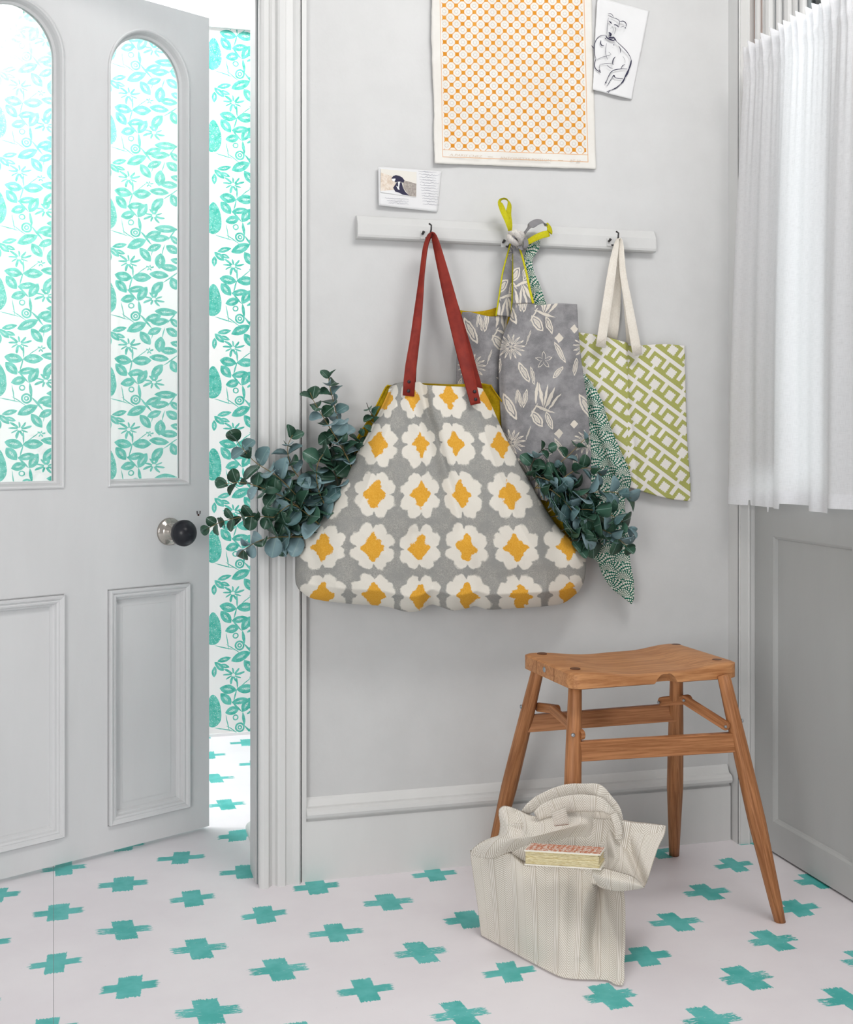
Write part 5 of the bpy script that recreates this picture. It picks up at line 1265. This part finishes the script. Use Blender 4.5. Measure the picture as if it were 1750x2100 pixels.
# ================================================================ eucalyptus in the big shopper
def leaf_mesh(name, wide, cup, mat, seed):
    r_ = np.random.RandomState(seed); V, F, UVs = [], [], []
    rows = [(0, .0), (.10, .55), (.28, .90), (.50, 1.0), (.70, .90), (.86, .62), (.96, .25), (1.0, .0)]
    for t, w_ in rows:
        for s_ in ((-1, 0, 1) if w_ > 0 else (0,)):
            x_ = s_ * w_ * wide * .5; V.append((x_, t, cup * (abs(s_) * w_) ** 2 * .5 - .10 * (t - .5) ** 2 + r_.uniform(-.012, .012) + .10 * t * t * (1 if seed % 2 else -.6))); UVs.append((s_ * w_ * .5, t))
    idx = [[0]] + [[1 + 3 * i, 2 + 3 * i, 3 + 3 * i] for i in range(6)] + [[19]]
    F += [(0, 2, 1), (0, 3, 2)]
    for i in range(1, 6):
        a, b_ = idx[i], idx[i + 1]; F += [(a[0], a[1], b_[1], b_[0]), (a[1], a[2], b_[2], b_[1])]
    F += [(16, 17, 19), (17, 18, 19)]
    n = len(V); V2 = [(x_, y_, z_ - .014) for x_, y_, z_ in V]
    bd = [0] + [idx[i][0] for i in range(1, 7)] + [19] + [idx[i][2] for i in range(6, 0, -1)]
    F2 = F + [tuple(n + k for k in f[::-1]) for f in F] + [(bd[i], bd[(i + 1) % len(bd)], n + bd[(i + 1) % len(bd)], n + bd[i]) for i in range(len(bd))]
    me = bpy.data.meshes.new(name); me.from_pydata(V + V2, [], F2); lay = me.uv_layers.new(name='UVMap'); a_ = np.zeros(len(me.loops), int); me.loops.foreach_get('vertex_index', a_)
    lay.data.foreach_set('uv', np.array(UVs + UVs)[a_].reshape(-1)); me.polygons.foreach_set('use_smooth', [True] * len(me.polygons)); me.materials.append(mat.m); return me
LM = [leaf_mesh('eucalyptus_leaf', w_, c_, mt_, s_) for s_, (w_, c_, mt_) in enumerate(((.95, .35, M_leafA), (.80, .5, M_leafA), (1.02, .2, M_leafA), (.70, .6, M_leafA), (.95, .35, M_leafB), (.80, .5, M_leafB), (1.02, .25, M_leafB), (.66, .6, M_leafB)))]
LR = random.Random(12)
def sprig(pts, ds, lab, size=.046, blue=.35, gap=.030, r0=.0016, skip=.0, dark=False, inward=.0, name='eucalyptus_sprig'):
    P3 = [PY(x_, y_, -q) for (x_, y_), q in zip(pts, ds)]
    A = smooth_line(P3, 40); t = thing(name, tuple(A[0]), lab, 'eucalyptus', 'eucalyptus sprigs in the big shopper')
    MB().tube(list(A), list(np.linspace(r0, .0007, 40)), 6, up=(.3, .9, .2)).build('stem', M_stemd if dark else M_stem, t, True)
    s_ = np.r_[0, np.cumsum(np.linalg.norm(np.diff(A, axis=0), axis=1))]; L = s_[-1]; pos = L * skip + .012; k = LR.randint(0, 1)
    inv = Matrix.Translation(Vector(A[0])).inverted()
    while pos < L + .001:
        p = np.array([np.interp(pos, s_, A[:, j]) for j in range(3)]); q2 = np.array([np.interp(min(pos + .004, L), s_, A[:, j]) for j in range(3)]); q1 = np.array([np.interp(max(pos - .004, 0), s_, A[:, j]) for j in range(3)])
        tg = q2 - q1; tg /= np.linalg.norm(tg) + 1e-9; fr_ = pos / L; tip = fr_ > .93
        a = np.cross(tg, (0, -1.0, 0)); a /= np.linalg.norm(a) + 1e-9; b_ = np.cross(tg, a)
        ang0 = (PI / 2 if k % 2 else 0) + LR.uniform(-.45, .45)
        sz = size * 1.08 * (1 - .38 * fr_ ** 2) * LR.uniform(.82, 1.12)
        for sgn in (0, PI):
            ang = ang0 + sgn + LR.uniform(-.2, .2); rad = a * math.cos(ang) + b_ * math.sin(ang)
            fwd = .35 + (.9 if tip else 0) + LR.uniform(-.25, .25)
            dr = rad + tg * fwd + np.array([0, 0, -.12]); dr /= np.linalg.norm(dr)
            yend = p[1] + dr[1] * sz
            if yend > -.012: dr[1] = (-.012 - p[1]) / sz; dr /= np.linalg.norm(dr)
            nr = tg * .7 - rad * .35 + np.array([LR.uniform(-.5, .5), LR.uniform(-1.5, -.3), LR.uniform(-.1, .6)]); nr -= dr * (nr @ dr); nr /= np.linalg.norm(nr) + 1e-9
            sx_ = np.cross(dr, nr); w_ = LR.uniform(.85, 1.1)
            M = Matrix(((sx_[0] * sz * w_, dr[0] * sz, nr[0] * sz, p[0]), (sx_[1] * sz * w_, dr[1] * sz, nr[1] * sz, p[1]), (sx_[2] * sz * w_, dr[2] * sz, nr[2] * sz, p[2]), (0, 0, 0, 1)))
            o = bpy.data.objects.new('leaf', LM[LR.randint(0, 3) + (4 if LR.random() < blue else 0)]); C.objects.link(o); o.parent = t; o.matrix_parent_inverse = inv; o.matrix_basis = M
        pos += 1.12 * gap * (1 - .35 * fr_) * LR.uniform(.85, 1.15); k += 1
    return t
# left-hand fan
sprig([(745, 1020), (712, 938), (672, 870), (645, 825), (636, 805)], [.070, .085, .095, .10, .10], 'upright eucalyptus sprig with a bare pale lower stem, left of the shopper', .042, .45, .026, skip=.28)
sprig([(720, 1000), (700, 900), (688, 840), (676, 790), (674, 768)], [.062, .07, .075, .08, .08], 'tallest eucalyptus sprig, ending in a rosette above the left cluster', .042, .5, .024, skip=.25)
sprig([(735, 960), (760, 900), (772, 868), (758, 842), (752, 826)], [.060, .064, .064, .064, .064], 'short eucalyptus sprig in front of the mustard lining, top right of the left cluster', .036, .15, .026, skip=.25, dark=True)
sprig([(690, 1090), (628, 1036), (572, 980), (524, 948), (498, 920), (486, 902)], [.075, .095, .105, .11, .11, .11], 'long eucalyptus sprig reaching up left to a pointed tip over the door opening', .050, .45, .031, skip=.12)
sprig([(690, 1060), (640, 1010), (600, 960), (590, 920), (600, 892)], [.070, .085, .09, .09, .09], 'eucalyptus sprig curving upward in front of the architrave', .042, .4, .026, skip=.1)
sprig([(660, 1080), (600, 1030), (545, 1004), (500, 990), (462, 992)], [.080, .10, .115, .12, .12], 'eucalyptus sprig with dark oval leaves pointing level left across the doorway', .040, .1, .026, skip=.2)
sprig([(655, 1095), (600, 1068), (548, 1060), (500, 1060), (455, 1070), (424, 1085)], [.080, .10, .12, .13, .135, .14], 'thin eucalyptus sprig reaching left to the door knob', .034, .05, .023, r0=.0012, skip=.2)
sprig([(650, 1100), (610, 1101), (560, 1102), (525, 1112), (495, 1132), (492, 1140)], [.085, .10, .115, .12, .125, .125], 'lowest eucalyptus sprig, with blue round leaves left of the shopper', .046, .6, .031, skip=.15)
sprig([(680, 1060), (655, 1010), (650, 960), (668, 925), (700, 900)], [.085, .10, .105, .10, .09], 'leafy eucalyptus sprig in the middle of the left cluster', .044, .35, .026)
sprig([(660, 1080), (625, 1050), (600, 1035), (580, 1045), (560, 1062)], [.095, .115, .125, .13, .13], 'short broad-leaved eucalyptus sprig facing the viewer beside the shopper', .052, .3, .028)
sprig([(700, 1030), (690, 980), (680, 950), (690, 920)], [.075, .08, .085, .085], 'deep shaded eucalyptus sprig against the shopper edge, left cluster', .044, .15, .022, dark=True)
sprig([(650, 1095), (640, 1050), (630, 1010), (618, 985)], [.070, .07, .07, .07], 'dark eucalyptus sprig at the back of the left cluster', .048, .1, .022, dark=True)
sprig([(640, 1105), (610, 1085), (595, 1100), (588, 1120)], [.075, .08, .085, .09], 'drooping eucalyptus sprig just above the shopper corner, left side', .040, .4, .026)
sprig([(730, 990), (722, 950), (735, 915), (742, 890)], [.058, .06, .06, .06], 'dim eucalyptus sprig tucked beside the mustard lining, left', .036, .1, .022, dark=True)
sprig([(690, 1045), (665, 1035), (640, 1010), (615, 1000)], [.060, .055, .05, .05], 'shaded eucalyptus sprig lying close to the wall, left cluster', .046, .1, .021, dark=True)
# right-hand cascade
sprig([(1090, 1010), (1130, 965), (1165, 935), (1195, 905), (1212, 888)], [.075, .085, .09, .09, .09], 'thin eucalyptus sprig rising to the right across the grey floral bag', .034, .55, .036, r0=.0012, skip=.15)
sprig([(1085, 985), (1092, 950), (1110, 925), (1130, 918)], [.092, .095, .10, .10], 'small dark eucalyptus sprig at the top of the right cluster', .036, .3, .022, dark=True)
sprig([(1110, 1020), (1150, 985), (1180, 965), (1210, 960), (1235, 975)], [.090, .10, .105, .11, .11], 'eucalyptus sprig arching over the top of the right cluster', .044, .6, .026)
sprig([(1125, 1050), (1170, 1020), (1215, 1010), (1260, 1010), (1295, 1022)], [.090, .105, .115, .12, .12], 'eucalyptus sprig reaching furthest right, with broad blue leaves', .050, .65, .028)
sprig([(1140, 1060), (1190, 1045), (1235, 1050), (1270, 1065), (1292, 1085)], [.095, .11, .12, .13, .13], 'eucalyptus sprig with round blue-green leaves below the furthest right one', .050, .6, .027)
sprig([(1160, 1090), (1205, 1080), (1245, 1090), (1275, 1110), (1290, 1125)], [.090, .10, .11, .115, .12], 'lowest eucalyptus sprig of the right cluster, over the green dashed bag', .048, .45, .027)
sprig([(1100, 1000), (1130, 1005), (1160, 1030), (1185, 1065)], [.100, .115, .12, .12], 'eucalyptus sprig with narrow blue leaves drooping along the shopper edge', .042, .8, .024)
sprig([(1095, 975), (1125, 985), (1150, 1000), (1170, 1020)], [.085, .10, .105, .11], 'eucalyptus sprig with pale blue leaves under the thin rising one', .042, .8, .024)
sprig([(1150, 1090), (1180, 1070), (1200, 1050), (1215, 1030)], [.095, .10, .10, .10], 'dark eucalyptus sprig in the shade at the back of the right cluster', .050, .1, .020, dark=True)
sprig([(1120, 1030), (1140, 1010), (1160, 1000), (1190, 1010)], [.092, .098, .10, .10], 'shaded eucalyptus sprig close behind the shopper on the right', .050, .1, .020, dark=True)
sprig([(1165, 1110), (1200, 1105), (1230, 1100), (1255, 1080)], [.088, .092, .096, .10], 'dark broad-leaved eucalyptus sprig low behind the right cluster', .050, .15, .021, dark=True)
sprig([(1130, 1060), (1165, 1055), (1190, 1075), (1200, 1110)], [.080, .095, .10, .10], 'eucalyptus sprig hanging into the gap beside the shopper corner, right', .044, .4, .023, dark=True)
sprig([(1090, 985), (1110, 975), (1130, 972), (1152, 962)], [.085, .092, .096, .10], 'eucalyptus sprig against the mustard lining on the right', .038, .2, .021, dark=True)
